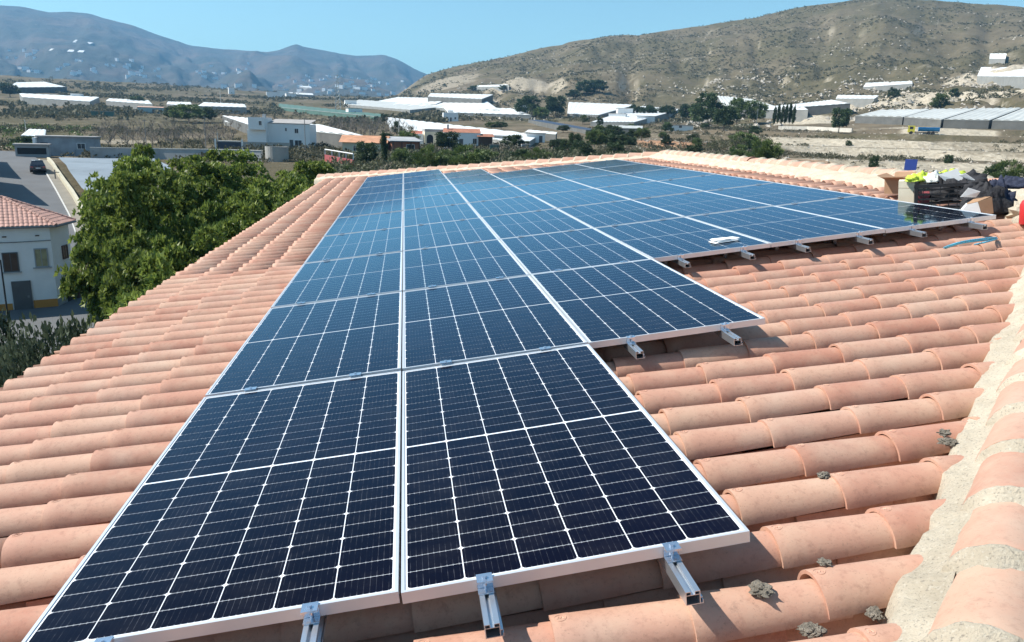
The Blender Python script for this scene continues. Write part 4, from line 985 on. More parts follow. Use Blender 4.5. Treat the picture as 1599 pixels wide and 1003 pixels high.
# ------------------------------------------------------------------ buildings
M_WALLW = simple('white_wall', (0.80, 0.80, 0.78), .9, 0, .05, .3, bump=.15, bscale=6)
M_WALLC = simple('cream_wall', (0.66, 0.60, 0.45), .9, 0, .06, .3)
M_WALLG = simple('grey_wall', (0.36, 0.37, 0.37), .95, 0, .18, .4, bump=.3, bscale=6)
M_OCHRE = simple('ochre_plinth', (0.55, 0.24, 0.05), .9, 0, .12, 1)
M_RTILE = simple('distant_roof_tile', (0.36, 0.15, 0.09), .85, 0, .2, .8)
M_RFLAT = simple('flat_grey_roof', (0.34, 0.32, 0.30), .9, 0, .15, .5)
M_GLASS = simple('window_glass', (0.03, 0.035, 0.045), .12, 0, .1, 1, spec=.8)
M_DOOR = simple('grey_metal_door', (0.10, 0.10, 0.10), .6, 0, .1, 2)
M_WOOD = simple('brown_wood', (0.10, 0.055, 0.035), .8, 0, .2, 3)
M_RED = simple('red_paint', (0.34, 0.08, 0.08), .6, 0, .1, 2)
M_CONC = simple('concrete', (0.36, 0.35, 0.32), .95, 0, .15, .6, bump=.3, bscale=8)
M_POLE = simple('pole_grey', (0.22, 0.21, 0.20), .8, 0, .1, 2)
M_POLEP = simple('pole_pale', (0.55, 0.54, 0.50), .8, 0, .1, 2)
M_ASPH = simple('asphalt', (0.115, 0.118, 0.120), .95, 0, .12, .35, bump=.3, bscale=30)
M_TARP = simple('blue_grey_plastic', (0.20, 0.24, 0.27), .8, 0, .2, .25, bump=.5, bscale=1.5)
def window(parent, x, y, z, w_, h, face='y', glass=None, frame=M_WALLW, shutter=None):
    """window in a wall: a frame with panes set back in it; face y = on a wall facing -y, x = facing -x, X = facing +x"""
    o = MB(); f = .07
    def bx(a, b, d0, d1, m=0):
        (u0, z0), (u1, z1) = a, b
        if face == 'y': o.box((x + u0, y + d0, z + z0), (x + u1, y + d1, z + z1), m)
        elif face == 'x': o.box((x + d0, y + u0, z + z0), (x + d1, y + u1, z + z1), m)
        else: o.box((x - d1, y + u0, z + z0), (x - d0, y + u1, z + z1), m)
    bx((-w_ / 2, 0), (-w_ / 2 + f, h), -.07, .02); bx((w_ / 2 - f, 0), (w_ / 2, h), -.07, .02); bx((-w_ / 2 + f, 0), (w_ / 2 - f, f), -.07, .02); bx((-w_ / 2 + f, h - f), (w_ / 2 - f, h), -.07, .02); bx((-.02, f), (.02, h - f), -.05, .0)
    win = o.build('window', [frame], parent)
    o = MB(); bx((-w_ / 2 + f, f), (-.02, h - f), -.035, -.01); bx((.02, f), (w_ / 2 - f, h - f), -.035, -.01); o.build('pane', [glass or M_GLASS], win)
    return win
def hut(px, py, w_, d, h, rz, label, wall=M_WALLW, roofm=M_RFLAT, roof='flat', wins=(), doors=(), cat='house', name='house', group=None, ov=.25, dmin=40, z=None, rise=1.2):
    p, D = gp(px, py, 0, dmin); o = empty(name, (p.x, p.y, p.z if z is None else z), 0)
    face = math.atan2(p.x - CAM.x, p.y - CAM.y); o.rotation_euler = (0, 0, -face + R(rz)); tag(o, label, cat, group)
    MB().box((-w_ / 2, 0, -1.5), (w_ / 2, d, h)).build('wall', [wall], o)
    r_ = MB()
    if roof == 'flat': r_.box((-w_ / 2 - ov, -ov, h), (w_ / 2 + ov, d + ov, h + .22))
    elif roof == 'gable':
        A = -w_ / 2 - ov; B = w_ / 2 + ov; r_.add([(A, -ov, h), (B, -ov, h), (B, d + ov, h), (A, d + ov, h), (A, d / 2, h + rise), (B, d / 2, h + rise)], [(0, 1, 5, 4), (2, 3, 4, 5), (1, 2, 5), (3, 0, 4), (0, 3, 2, 1)])
    elif roof == 'mono':
        A = -w_ / 2 - ov; B = w_ / 2 + ov; r_.add([(A, -ov, h), (B, -ov, h), (B, d + ov, h + rise), (A, d + ov, h + rise), (A, -ov, h + .15), (B, -ov, h + .15), (B, d + ov, h + rise + .15), (A, d + ov, h + rise + .15)], [(0, 3, 2, 1), (4, 5, 6, 7), (0, 1, 5, 4), (1, 2, 6, 5), (2, 3, 7, 6), (3, 0, 4, 7)])
    elif roof == 'parapet':
        for a, b in (((-w_ / 2, 0), (w_ / 2, .2)), ((-w_ / 2, d - .2), (w_ / 2, d)), ((-w_ / 2, .2), (-w_ / 2 + .2, d - .2)), ((w_ / 2 - .2, .2), (w_ / 2, d - .2))): r_.box((*a, h), (*b, h + .6))
    r_.build('roof', [roofm], o)
    for (x, z_, ww, wh) in wins: window(o, x, -.003, z_, ww, wh)
    for (x, ww, wh) in doors:
        MB().box((x - ww / 2, -.05, -.1), (x + ww / 2, .02, wh)).build('door', [M_DOOR], o)
    return o, D
# white two-storey house
o, D = hut(452, 233, 9.0, 7, 5.4, -14, 'white two-storey house with a balcony block, before the big greenhouse', M_WALLW, M_RFLAT, 'mono', [(-.6, 3.8, .5, .8), (1.7, 3.4, .9, 1.1)], [], ov=.1, rise=.9)
MB().box((.1, -.06, 0), (.9, .02, 2.0)).build('door', [M_DOOR], o); window(o, 2.0, -.003, .7, 1.6, 1.3)
b_ = MB().box((-8.6, -1.6, -1.5), (-4.5, 6.8, 4.0)); b_.build('side_wing', [M_WALLW], o)
q = MB(); q.box((-8.0, -2.6, 4.0), (-4.5, 4.6, 4.25)).box((-8.0, -2.6, 4.25), (-6.4, -2.4, 6.6)).box((-8.0, -2.4, 4.25), (-7.8, 4.4, 6.6)).box((-6.4, -2.6, 4.25), (-4.5, 3.5, 6.6)); q.build('balcony', [M_WALLW], o)
window(o, -5.4, -2.603, 4.9, .7, 1.0); MB().box((-5.9, 1.0, 6.6), (-5.3, 1.8, 7.4)).build('chimney', [M_WALLG], o)
MB().box((-11, -3.4, -1.2), (1.0, -3.2, 1.4)).build('garden_wall', [M_CONC], o)
# arched house: cream part and white part
o, D = hut(690, 231, 8.0, 7, 3.6, 6, 'cream house with a row of small arches, left of the brown-roofed white one', M_WALLC, M_RFLAT, 'parapet', [], [], ov=.1)
for i in range(3):
    x0 = -2.8 + i * 2.3; a = MB(); n = 8; pts = [(x0 - .75, .9), (x0 + .75, .9)] + [(x0 + .75 * math.cos(math.pi * j / n), 2.2 + .75 * math.sin(math.pi * j / n)) for j in range(n + 1)]
    a.add([(x, -.03, z) for x, z in pts] + [(x, .05, z) for x, z in pts], [tuple(range(len(pts)))] + [(j, j + 1, j + 1 + len(pts), j + len(pts)) for j in range(len(pts) - 1)]); a.build('arch_opening', [M_GLASS], o)
MB().box((-7.0, 1, -1), (-4.2, 5, 3.0)).build('side_wing', [M_WALLW], o)
o, D = hut(722, 232, 8.2, 6, 3.5, 4, 'white house with a brown tiled parapet, right of the arched one', M_WALLW, M_RTILE, 'gable', [(-2.2, 1.0, 1.1, 1.3), (2.8, 1.0, 1.0, 1.3)], [(-.3, .9, 2.1)], ov=.1, rise=.9)
MB().box((-3.4, 2, 4.0), (-3.0, 2.4, 5.2)).build('chimney', [M_WALLG], o)
o, D = hut(758, 232, 3.2, 3, 2.6, 8, 'dark wooden pergola at the right end of the white house', M_WOOD, M_RTILE, 'gable', [], [], 'pergola', 'pergola', ov=.35, rise=.6)
o, D = hut(790, 226, 6.5, 3, 2.0, 8, 'low grey shed wall between pergola and garden tree', M_WALLG, M_RFLAT, 'flat', [], [], 'shed', 'shed')
o, D = hut(836, 223, 5.0, 4, 2.3, 10, 'small shed with a white end wall right of the garden tree', M_WALLW, M_RFLAT, 'flat', [], [(1.4, .9, 1.8)], 'shed', 'shed')
o, D = hut(822, 236, 2.0, 1.5, 1.2, 8, 'pale blue-grey water container in the garden', M_TARP, M_RFLAT, 'flat', [], [], 'container', 'water_container', ov=.02)
o, D = hut(911, 236, 2.2, 2, 1.3, 8, 'little white hut in the scrub behind the panels', M_WALLW, M_RFLAT, 'flat', [], [(0, .7, 1.1)], 'hut', 'hut', ov=.1)
o, D = hut(772, 238, 1.9, .3, 1.4, 8, 'green sheet screen in front of the sheds', M_GNET, M_POLE, 'flat', [], [], 'screen', 'screen', ov=.03)
o, D = hut(704, 190, 8.0, 7, 4.0, 5, 'small white house standing alone above the long greenhouse', M_WALLW, M_WALLW, 'parapet', [(-2.0, 1.2, 1.0, 1.2), (2.4, 1.2, 1.0, 1.2)], [(0, .9, 2.1)])
MB().box((-1.5, 1.5, 4.0), (1.4, 4.5, 5.8)).build('roof_room', [M_WALLW], o)
o, D = hut(634, 243, 5.6, 5, 2.6, 16, 'brick porch house with a pale flat porch roof', simple('brick_wall', (0.36, 0.15, 0.09), .9, 0, .2, 2), M_WALLG, 'mono', [(.9, .9, 1.6, 1.2)], [], ov=.5, rise=.7)
for x in (-2.6, -.9, .9, 2.6): MB().box((x - .09, -.45, -.5), (x + .09, -.27, 2.55)).build('porch_post', [M_WOOD], o)
o, D = hut(662, 228, 5.0, 5, 2.4, 10, 'house with a red tiled roof behind the porch', M_WALLC, simple('red_roof', (0.45, 0.14, 0.09), .8, 0, .15, 1), 'gable', [(.5, .8, 1, 1)], [], ov=.3, rise=1.2)
o, D = hut(568, 243, 8.0, 7, 2.4, -8, 'low house with a wide orange tiled roof by the thin cypress', M_WALLC, simple('orange_roof', (0.50, 0.25, 0.14), .85, 0, .2, 1), 'gable', [(-1.5, .8, 1, 1)], [(1.2, .9, 2)], ov=.6, rise=1.3)
o, D = hut(235, 177, 13, 6, 3.0, -6, 'long pale turquoise house with an orange roof edge on the plateau', simple('turquoise_wall', (0.35, 0.46, 0.46), .9, 0, .1, .5), simple('salmon_roof', (0.50, 0.32, 0.24), .9, 0, .15, .5), 'mono', [(-4, 1, 1.2, 1), (4.5, 1, 1.2, 1)], [(1.5, 1.1, 2.1)], rise=.6)
o, D = hut(160, 182, 10, 5, 2.4, -6, 'dark green sheds left of the turquoise house', M_GNET, M_RFLAT, 'flat', [], [], 'shed', 'shed')
o, D = hut(121, 160, 8, 5, 6, -6, 'small white tower-like house on the plateau row', M_WALLW, M_RFLAT, 'flat', [(0, 3, 1.2, 1)], [], 'house')
# grey hut at the end of the street
o, D = hut(106, 244, 8.6, 5, 3.1, -12, 'weathered grey-blue hut with one white-framed window by the street', simple('weathered_blue_wall', (0.30, 0.33, 0.36), .95, 0, .25, .6, bump=.3, bscale=5), M_RFLAT, 'flat', [(2.2, 1.2, 1.3, 1.0)], [], 'hut', 'hut')
MB().box((-3.9, -.04, -.2), (-2.8, .03, 2.2)).build('door', [M_DOOR], o); MB().box((-4.75, -1.2, -1), (-4.35, 4.8, 3.0)).build('side_wall', [M_WALLW], o)
o, D = hut(51, 246, 4.6, 3, 1.9, -6, 'grey open lean-to left of the weathered hut', M_WALLG, M_RFLAT, 'flat', [], [], 'shed', 'lean_to')
MB().box((-2.0, -.04, .5), (2.0, .03, 1.5)).build('opening', [M_DARK], o)  # dark panel on the solid wall, painting the shade of an open front
o, D = hut(358, 236, 4.4, 3.5, 1.8, -6, 'dark blue-grey pump house between white posts', M_NAVY, M_CONC, 'flat', [], [], 'hut', 'pump_house', ov=.08)
for x in (-2.6, 2.6): MB().box((x - .15, -.2, -.5), (x + .15, .1, 2.4)).build('post', [M_WALLW], o)
# round tank
p, D = gp(433, 252); t = empty('water_tank', p); tag(t, 'round pale concrete water tank beside the orchard', 'water tank')
MB().lathe([(0, -1), (1.85, -1), (1.85, 2.35), (1.7, 2.35), (1.7, 2.2), (0, 2.2)], 28).build('tank_wall', [M_CONC], t, smooth=False)
# long retaining wall with pale coping
def wall_run(pts, h, th, label, m, mcope=None, cat='wall', name='wall', cope=.12, parts=None, dmin=40):
    P = [gp(a, b, 0, dmin)[0] for a, b in pts]; o = empty(name, P[0]); tag(o, label, cat); W = MB(); C = MB()
    fine = []
    for a, b in zip(P[:-1], P[1:]):
        n = max(1, int((b - a).length / 3)); fine += [a.lerp(b, i / n) for i in range(n)]
    fine.append(P[-1])
    top = [float(zall(q.x, q.y)) + h for q in fine]
    top = [sum(top[max(0, i - 2):i + 3]) / len(top[max(0, i - 2):i + 3]) for i in range(len(top))]
    for i in range(len(fine) - 1):
        a, b = fine[i] - P[0], fine[i + 1] - P[0]; d = Vector((b.x - a.x, b.y - a.y, 0)).normalized(); nn = Vector((-d.y, d.x, 0)) * th / 2
        z0, z1 = top[i] - P[0].z, top[i + 1] - P[0].z; lo = min(z0, z1) - h - 1
        def sec(k, za, zb, low0, low1, e):
            v = [(a.x + s * nn.x * e, a.y + s * nn.y * e, low0) for s in (-1, 1)] + [(a.x + s * nn.x * e, a.y + s * nn.y * e, za) for s in (1, -1)]
            v += [(b.x + s * nn.x * e, b.y + s * nn.y * e, low1) for s in (-1, 1)] + [(b.x + s * nn.x * e, b.y + s * nn.y * e, zb) for s in (1, -1)]
            k.add(v, [(0, 1, 2, 3)[::-1], (4, 5, 6, 7), (0, 4, 7, 3), (1, 2, 6, 5), (3, 7, 6, 2), (0, 1, 5, 4)])
        sec(W, z0, z1, lo, lo, 1)
        if mcope: sec(C, z0 + cope, z1 + cope, z0 + .003, z1 + .003, 1.5)
    W.build('masonry', [m], o)
    if mcope: C.build('coping', [mcope], o)
    return o, fine, top
wall_run([(142, 247), (250, 249), (330, 250), (410, 252)], 1.7, .3, 'long dark retaining wall with a pale top behind the orchard trees', M_WALLG, M_POLEP)
wall_run([(76, 253), (88, 270), (101, 289), (113, 306), (124, 325), (132, 345)], .7, .35, 'low pale yellowish wall running along the pavement', simple('yellowish_wall', (0.50, 0.46, 0.34), .95, 0, .1, .5), None)
o, fine, top = wall_run([(508, 253), (530, 258), (552, 264)], 1.2, .2, 'red wall with a white baluster railing beyond the roof corner', M_RED, None)
for q, tz in zip(fine, top):
    MB().box((-.07, -.07, 0), (.07, .07, .8)).build('baluster', [M_WALLW], o, loc=(q.x - o.location.x, q.y - o.location.y, tz - o.location.z + .003))
a, b = fine[0] - o.location, fine[-1] - o.location; MB().tube((a.x, a.y, top[0] - o.location.z + .85), (b.x, b.y, top[-1] - o.location.z + .85), .08, n=6).build('handrail', [M_WALLW], o)
for pts, h, lb in [([(1215, 203), (1260, 203), (1330, 207)], 1.4, 'pale terrace wall under the greenhouses, right of the cypresses'), ([(1200, 262), (1300, 272)], .8, 'lowest rough pale terrace wall above the ridge')]:
    wall_run(pts, h, .4, lb, simple('pale_terrace_wall', (0.62, 0.58, 0.50), .95, 0, .15, .4, bump=.5, bscale=3), None, cat='terrace wall', name='terrace_wall')
# poles
for px, yt, yb, pale, lb in [(229, 193, 233, 0, 'dark power pole left in the bare orchard'), (322, 188, 236, 0, 'dark power pole right in the bare orchard'), (477, 188, 235, 0, 'dark pole standing before the white house'), (623, 190, 222, 1, 'pale pole by the grey orchard, right of the thin cypress'), (1081, 170, 193, 1, 'thin pale pole before the grove'), (1181, 173, 196, 1, 'thin pale pole right of the grove'), (345, 145, 168, 1, 'white mast on the plateau'), (42, 193, 216, 1, 'thin pole behind the street end'), (87, 268, 282, 0, 'short dark post on the pavement by the low wall'), (341, 210, 236, 1, 'white gate post at the left of the pump house'), (885, 52, 66, 1, 'tiny mast on the skyline of the right hill'), (577, 197, 216, 0, 'thin dark pole behind the orange roof')]:
    p, D = gp(px, yb); t = empty('pole', p); tag(t, lb, 'pole'); h = (yb - yt) * D / 1196
    MB().tube((0, 0, -.5), (0, 0, h), max(.09, .00035 * D), max(.07, .0003 * D), 8).build('shaft', [M_POLEP if pale else M_POLE], t)
    MB().box((-.5, -.05, h - .35), (.5, .05, h - .25)).build('crossarm', [M_POLE], t)
p, D = gp(528, 172); t = empty('pylon', p); tag(t, 'tall lattice power pylon in the valley centre', 'pylon'); h = 50 * D / 1196; q = MB()
for sx in (-1, 1):
    for sy in (-1, 1): q.tube((sx * 2.0, sy * 2.0, -1), (sx * .3, sy * .3, h), .22, .15, 4)
for i in range(9):
    z0, z1 = h * i / 9, h * (i + 1) / 9; a = 2.0 - 1.7 * i / 9; b = 2.0 - 1.7 * (i + 1) / 9
    for s in (-1, 1): q.tube((-a, s * a, z0), (b, s * b, z1), .1, n=3).tube((s * a, -a, z0), (s * b, b, z1), .1, n=3)
q.build('lattice', [M_POLEP], t); q = MB()
for z0 in (.78, .88, .96): q.tube((-3.2, 0, h * z0), (3.2, 0, h * z0), .16, n=4)
q.build('crossarm', [M_POLEP], t)
# far villages on the mountainside
mk = mkmesh('house_block', *(lambda b: (b.v, b.f))(MB().box((-.5, -.5, -.6), (.5, .5, 1))), M_WALLW)
mr = mkmesh('house_roof', *(lambda b: (b.v, b.f))(MB().box((-.54, -.54, 1.005), (.54, .54, 1.06))), M_RTILE)
rv = random.Random(5)
for (a, b, c, d, n) in [(8, 60, 80, 118, 13), (90, 250, 95, 122, 30), (330, 400, 100, 138, 14), (430, 560, 118, 148, 34), (560, 640, 122, 150, 18), (300, 360, 112, 124, 5)]:
    for i in range(n):
        p, D = gp(rv.uniform(a, b), rv.uniform(c, d), 0, 1400)
        t = empty('village_house', p, rv.uniform(-.5, .5)); tag(t, 'tiny white village house on the far blue mountainside', 'house', 'village houses on the far mountainside')
        s = rv.uniform(9, 20); hh = rv.uniform(6, 11); w1 = link('wall', mk, t); w1.scale = (s, s * .7, hh); w2 = link('roof', mr, t); w2.scale = (s, s * .7, hh)
for (px, py, s, h) in [(362, 147, 7, 8), (427, 153, 16, 7), (442, 152, 14, 8), (455, 154, 12, 6), (548, 166, 10, 5), (555, 180, 9, 4), (1008, 193, 9, 3.5), (1062, 205, 10, 2.2), (963, 190, 9, 4), (976, 186, 9, 6), (816, 176, 7, 5)]:
    hut(px, py, s, s * .6, h, rv.uniform(-20, 20), f'small pale farm building {["left of the far cluster", "first of the hamlet on the plateau rim", "second of the hamlet on the plateau rim", "third of the hamlet on the plateau rim", "above the green net house", "at the end of the green net house", "below the umbrella pines", "beside the low strip under the grove", "at the left of the pale sheds", "with a tall side by the white greenhouse", "between the two dark broad trees"][[362,427,442,455,548,555,1008,1062,963,976,816].index(px)]}', M_WALLW, M_RFLAT, 'flat', [(0, 1.2, 1.2, 1)], [], 'building', 'farm_building')

tag(MB().box((-44, 22, -11.6), (-9, 56, -11.22)).build('forecourt', [M_ASPH]), kind='structure')
# ------------------------------------------------------------------ street at the left
def strip(name, L_, R_, m, off=.06, n=5, sub=8, kind='structure', h=0):
    A = []; B = []
    for pts, out in ((L_, A), (R_, B)):
        P = [gp(a, b, 0, 60)[0] for a, b in pts]
        for a, b in zip(P[:-1], P[1:]): out += [a.lerp(b, i / sub) for i in range(sub)]
        out.append(P[-1])
    V = []; F = []
    for a, b in zip(A, B):
        for j in range(n + 1):
            q = a.lerp(b, j / n); V.append((q.x, q.y, float(terr(q.x, q.y)) + off + h))
    for i in range(len(A) - 1):
        for j in range(n): k = i * (n + 1) + j; F.append((k, k + 1, k + n + 2, k + n + 1))
    if h:
        W = MB().add(V, F)
        for col in (0, n):
            for i in range(len(A) - 1):
                a, b = V[i * (n + 1) + col], V[(i + 1) * (n + 1) + col]; W.add([a, b, (b[0], b[1], b[2] - h - .3), (a[0], a[1], a[2] - h - .3)], [(0, 1, 2, 3)])
        o = W.build(name, [m])
    else: o = link(name, mkmesh(name, V, F, m, smooth=True))
    return tag(o, kind=kind)
strip('road', [(-260, 420), (-230, 350), (-150, 300), (-90, 265), (-30, 242), (-5, 236)], [(130, 400), (109, 340), (88, 300), (72, 272), (61, 251), (45, 239)], M_ASPH, .10, 8)
strip('pavement', [(131, 400), (110, 340), (89, 300), (73, 272), (62, 251)], [(165, 400), (126, 328), (101, 290), (88, 270), (75, 252)], simple('paving', (0.22, 0.20, 0.16), .95, 0, .15, .5), .08, 3, h=.12)
strip('kerb', [(129.5, 400), (108.5, 340), (87.3, 300), (71.2, 272), (60.3, 251)], [(131.3, 400), (110.2, 340), (89.2, 300), (73.2, 272), (62.2, 251)], M_POLEP, .09, 1, h=.14)
p, D = gp(150, 275)
tag(strip('plastic_cover', [(150, 318), (128, 300), (108, 272), (92, 251)], [(300, 318), (290, 300), (270, 272), (240, 252)], M_TARP, .5, 16, 12, 'x'), 'flat blue-grey plastic cover spread beside the street wall', 'plastic cover'); del bpy.data.objects['plastic_cover']['kind']
# parked car seen from behind, turned a little
def car(px, py, rz, label, paint):
    p, D = gp(px, py, 0, 60); o = empty('parked_car', (p.x, p.y, p.z + .12), R(rz)); tag(o, label, 'car')
    sec = [(-2.0, .55, .80, .80), (-1.9, .30, .98, .84), (-1.0, .24, 1.0, .87), (1.2, .24, .98, .87), (1.95, .30, .84, .82), (2.1, .5, .72, .74)]
    V = []; F = []
    for y, z0, z1, hw in sec: V += [(-hw, y, z0), (-hw, y, z1 - .12), (-hw * .92, y, z1), (hw * .92, y, z1), (hw, y, z1 - .12), (hw, y, z0)]
    for i in range(len(sec) - 1):
        for j in range(6): F.append((i * 6 + j, (i + 1) * 6 + j, (i + 1) * 6 + (j + 1) % 6, i * 6 + (j + 1) % 6))
    F += [(5, 4, 3, 2, 1, 0), tuple(range((len(sec) - 1) * 6, len(sec) * 6))]
    F = [f[::-1] for f in F]
    link('body', mkmesh('body', V, F, paint, smooth=False), o)
    c = [(-1.85, .95, .78), (-1.35, 1.42, .62), (.25, 1.44, .62), (1.05, .97, .76)]; V = []
    for y, z, hw in c: V += [(-hw, y, z), (hw, y, z)]
    V += [(-.8, -1.85, .9), (.8, -1.85, .9), (-.8, 1.05, .9), (.8, 1.05, .9)]
    link('cabin_glass', mkmesh('cabin_glass', V, [(0, 1, 3, 2), (4, 5, 7, 6), (0, 2, 4, 6, 10, 8), (1, 9, 11, 7, 5, 3), (0, 8, 9, 1), (6, 7, 11, 10)], M_GLASS), o)
    MB().box((-.60, -1.36, 1.415), (.60, .27, 1.47)).build('roof_panel', [paint], o)
    for x in (-.80, .80):
        for y in (-1.3, 1.3):
            w1 = MB().tube((x - .1, y, .31), (x + .1, y, .31), .31, n=16).build('tyre', [M_DARK], o)
            MB().tube((x - .11, y, .31), (x + .11, y, .31), .18, n=10).build('rim', [M_RAIL], w1)
    for x in (-.66, .66): MB().box((x - .14, -2.02, .62), (x + .14, -1.94, .80)).build('tail_light', [M_RED], o)
    MB().box((-.26, -2.03, .52), (.26, -1.99, .62)).build('number_plate', [M_WHITE], o)
    return o
car(60, 270, 24, 'dark hatchback parked at the kerb of the street', simple('dark_car_paint', (0.025, 0.025, 0.04), .25, 0, .1, 1, coat=1))
# truck
p, D = gp(1441, 210); t = empty('tank_truck', p, -math.atan2(p.x - CAM.x, p.y - CAM.y) + .1); tag(t, 'truck with a yellow cab and a bright blue trough body on the terrace road', 'truck')
MB().box((-4.6, -1.0, .6), (-2.6, 1.1, 2.7)).build('cab', [simple('yellow_paint', (0.62, 0.55, 0.06), .4, 0, .05, 1)], t)
MB().box((-4.62, -.8, 1.6), (-4.58, .9, 2.4)).box((-4.2, -1.03, 1.6), (-3.2, -.99, 2.4)).build('window', [M_GLASS], t)
bb = MB(); n = 8
for i in range(n):
    a = math.pi * i / n; b = math.pi * (i + 1) / n; r = 1.15
    bb.add([(-1.5, -math.cos(a) * r, 2.1 - math.sin(a) * r), (-1.5, -math.cos(b) * r, 2.1 - math.sin(b) * r), (4.6, -math.cos(b) * r, 2.1 - math.sin(b) * r), (4.6, -math.cos(a) * r, 2.1 - math.sin(a) * r)], [(0, 1, 2, 3)])
bb.box((-1.55, -1.18, 2.1), (4.65, 1.18, 2.3)).box((-1.55, -1.1, .9), (-1.5, 1.1, 2.1)).box((4.6, -1.1, .9), (4.65, 1.1, 2.1)).build('tank_body', [simple('bright_blue_paint', (0.02, 0.22, 0.50), .4, 0, .05, 1)], t)
MB().box((-4.4, -.5, .5), (4.4, .5, .8)).build('chassis', [M_DARK], t)
for x in (-3.6, 1.6, 2.9): 
    for y in (-1.0, 1.0): MB().tube((x, y - .15, .45), (x, y + .15, .45), .48, n=14).build('tyre', [M_DARK], t)
# blue board
p, D = gp(1421, 270); t = empty('blue_board', p, -math.atan2(p.x - CAM.x, p.y - CAM.y)); tag(t, 'plain blue square board on two pale posts beyond the ridge', 'sign'); k = D / 1196
MB().box((-8 * k, -.04, 3 * k), (7 * k, .04, 18 * k)).build('board', [simple('blue_board', (0.03, 0.06, 0.28), .5, 0, .08, 2)], t)
for x in (-7 * k, 6 * k): MB().box((x - .04, .045, -.3), (x + .04, .12, 17 * k)).build('post', [M_POLEP], t)
#@@NEAR@@
# ------------------------------------------------------------------ white corner house at the left
def tiled_slope(parent, poly, name, mat, pitch=.27, course=.42, amp=.05):
    """corrugated tile surface over a planar polygon whose first edge is the eave"""
    P = [Vector(p) for p in poly]; e = (P[1] - P[0]).normalized(); n = e.cross(P[2] - P[0]).normalized(); up = n.cross(e)
    if n.z < 0: n = -n
    q = [((p - P[0]).dot(e), (p - P[0]).dot(up)) for p in P]; L0 = min(a for a, b in q); L1 = max(a for a, b in q)
    def span(s):
        ts = []
        for (a, b), (c, d) in zip(q, q[1:] + q[:1]):
            if (a - s) * (c - s) <= 0 and a != c: ts.append(b + (d - b) * (s - a) / (c - a))
        return (min(ts), max(ts)) if ts else (0, 0)
    V = []; F = []; ds = pitch / 6; ns = int((L1 - L0) / ds)
    for i in range(ns):
        s0, s1 = L0 + i * ds + 1e-4, L0 + (i + 1) * ds; a0, b0 = span(s0); a1, b1 = span(min(s1, L1 - 1e-4))
        h0 = abs(math.sin(math.pi * s0 / pitch)) * amp; h1 = abs(math.sin(math.pi * s1 / pitch)) * amp
        t = 0
        while t < max(b0, b1) - .02:
            t2 = t + course; c = [(s0, min(max(t, a0), b0), h0 + .02), (s1, min(max(t, a1), b1), h1 + .02), (s1, min(max(t2, a1), b1), h1), (s0, min(max(t2, a0), b0), h0)]
            b = len(V); V += [P[0] + e * x + up * y + n * z for x, y, z in c]; F.append((b, b + 1, b + 2, b + 3)); t = t2
    o = link(name, mkmesh(name, V, F, mat), parent); o['kind'] = 'stuff'; return o
A_ = Vector((-22.6, 53.3, -11.4)); rzh = math.atan2(.42, .909)
ch_ = empty('corner_house', A_, rzh); tag(ch_, 'white two-storey corner house with ochre plinth, grey door and tiled hip roof', 'house')
IV = (Matrix.Translation(A_) @ Matrix.Rotation(rzh, 4, 'Z')).inverted()
def loc_(x, y, z): return IV @ Vector((x, y, z))
EZ = -5.66
pl2 = [loc_(-36.2, 47.0, 0), loc_(-22.6, 53.3, 0), loc_(-22.5, 56.0, 0), loc_(-26.1, 60.8, 0), loc_(-40.8, 57, 0)]
MB().prism([(p.x, p.y) for p in pl2], -.6, EZ + 11.4).build('wall', [M_WHITE], ch_)
ez = EZ + 11.4
MB().box((-13, -.035, -.3), (-2.62, 0, .62)).box((-1.42, -.035, -.3), (0, 0, .72)).build('ochre_plinth', [M_OCHRE], ch_)
g = MB(); d_ = (pl2[2] - pl2[1]).normalized(); nn = Vector((d_.y, -d_.x, 0)) * .035
a, b = pl2[1], pl2[2]; g.add([(a.x, a.y, -.3), (b.x, b.y, -.3), (b.x, b.y, .8), (a.x, a.y, .8)] + [(a.x + nn.x, a.y + nn.y, -.3), (b.x + nn.x, b.y + nn.y, -.3), (b.x + nn.x, b.y + nn.y, .8), (a.x + nn.x, a.y + nn.y, .8)], [(4, 5, 6, 7), (3, 7, 6, 2), (0, 4, 7, 3), (1, 2, 6, 5)])
g.build('grey_plinth', [M_WALLG], ch_)
ctr = sum(((p) for p in pl2), Vector()) / 5
ev = [p + Vector((p.x - ctr.x, p.y - ctr.y, 0)).normalized() * .5 for p in pl2]
for p in ev: p.z = ez
R1 = loc_(-26.3, 55.5, -4.1); R2 = loc_(-36.5, 52.0, -3.5)
roofc = MB().add([*ev, R1, R2], [(0, 1, 5, 6), (1, 2, 5), (2, 3, 5), (3, 4, 6, 5), (4, 0, 6), (4, 3, 2, 1, 0)]).build('roof', [M_WHITE], ch_)
up3 = Vector((0, 0, .012))
M_HT = simple('pinkish_roof_tile', (0.44, 0.26, 0.21), .85, 0, .2, 3)
for nm_, poly in (('front', [ev[0], ev[1], R1, R2]), ('right', [ev[1], ev[2], R1]), ('rear_right', [ev[2], ev[3], R1])):
    tiled_slope(roofc, [p + up3 for p in poly], nm_ + '_tile_rows', M_HT)
rr = MB(); z_ = Vector((0, 0, .06))
for a, b in ((ev[1], R1), (R1, R2), (ev[2], R1), (ev[3], R1)):
    n = 16
    for i in range(n): rr.tube(a.lerp(b, i / n) + z_, a.lerp(b, (i + 1.1) / n) + z_, .11, .085, 8)
rr.build('hip_tiles', [M_HT], roofc)
window(ch_, -.66, -.003, 2.95, .80, 1.28, 'y', simple('yellow_curtain_glass', (0.30, 0.28, 0.16), .2, 0, .3, 2), M_WALLG)
w_ = window(ch_, -2.42, -.003, 2.75, .90, 1.30, 'y', M_WOOD, M_DOOR)
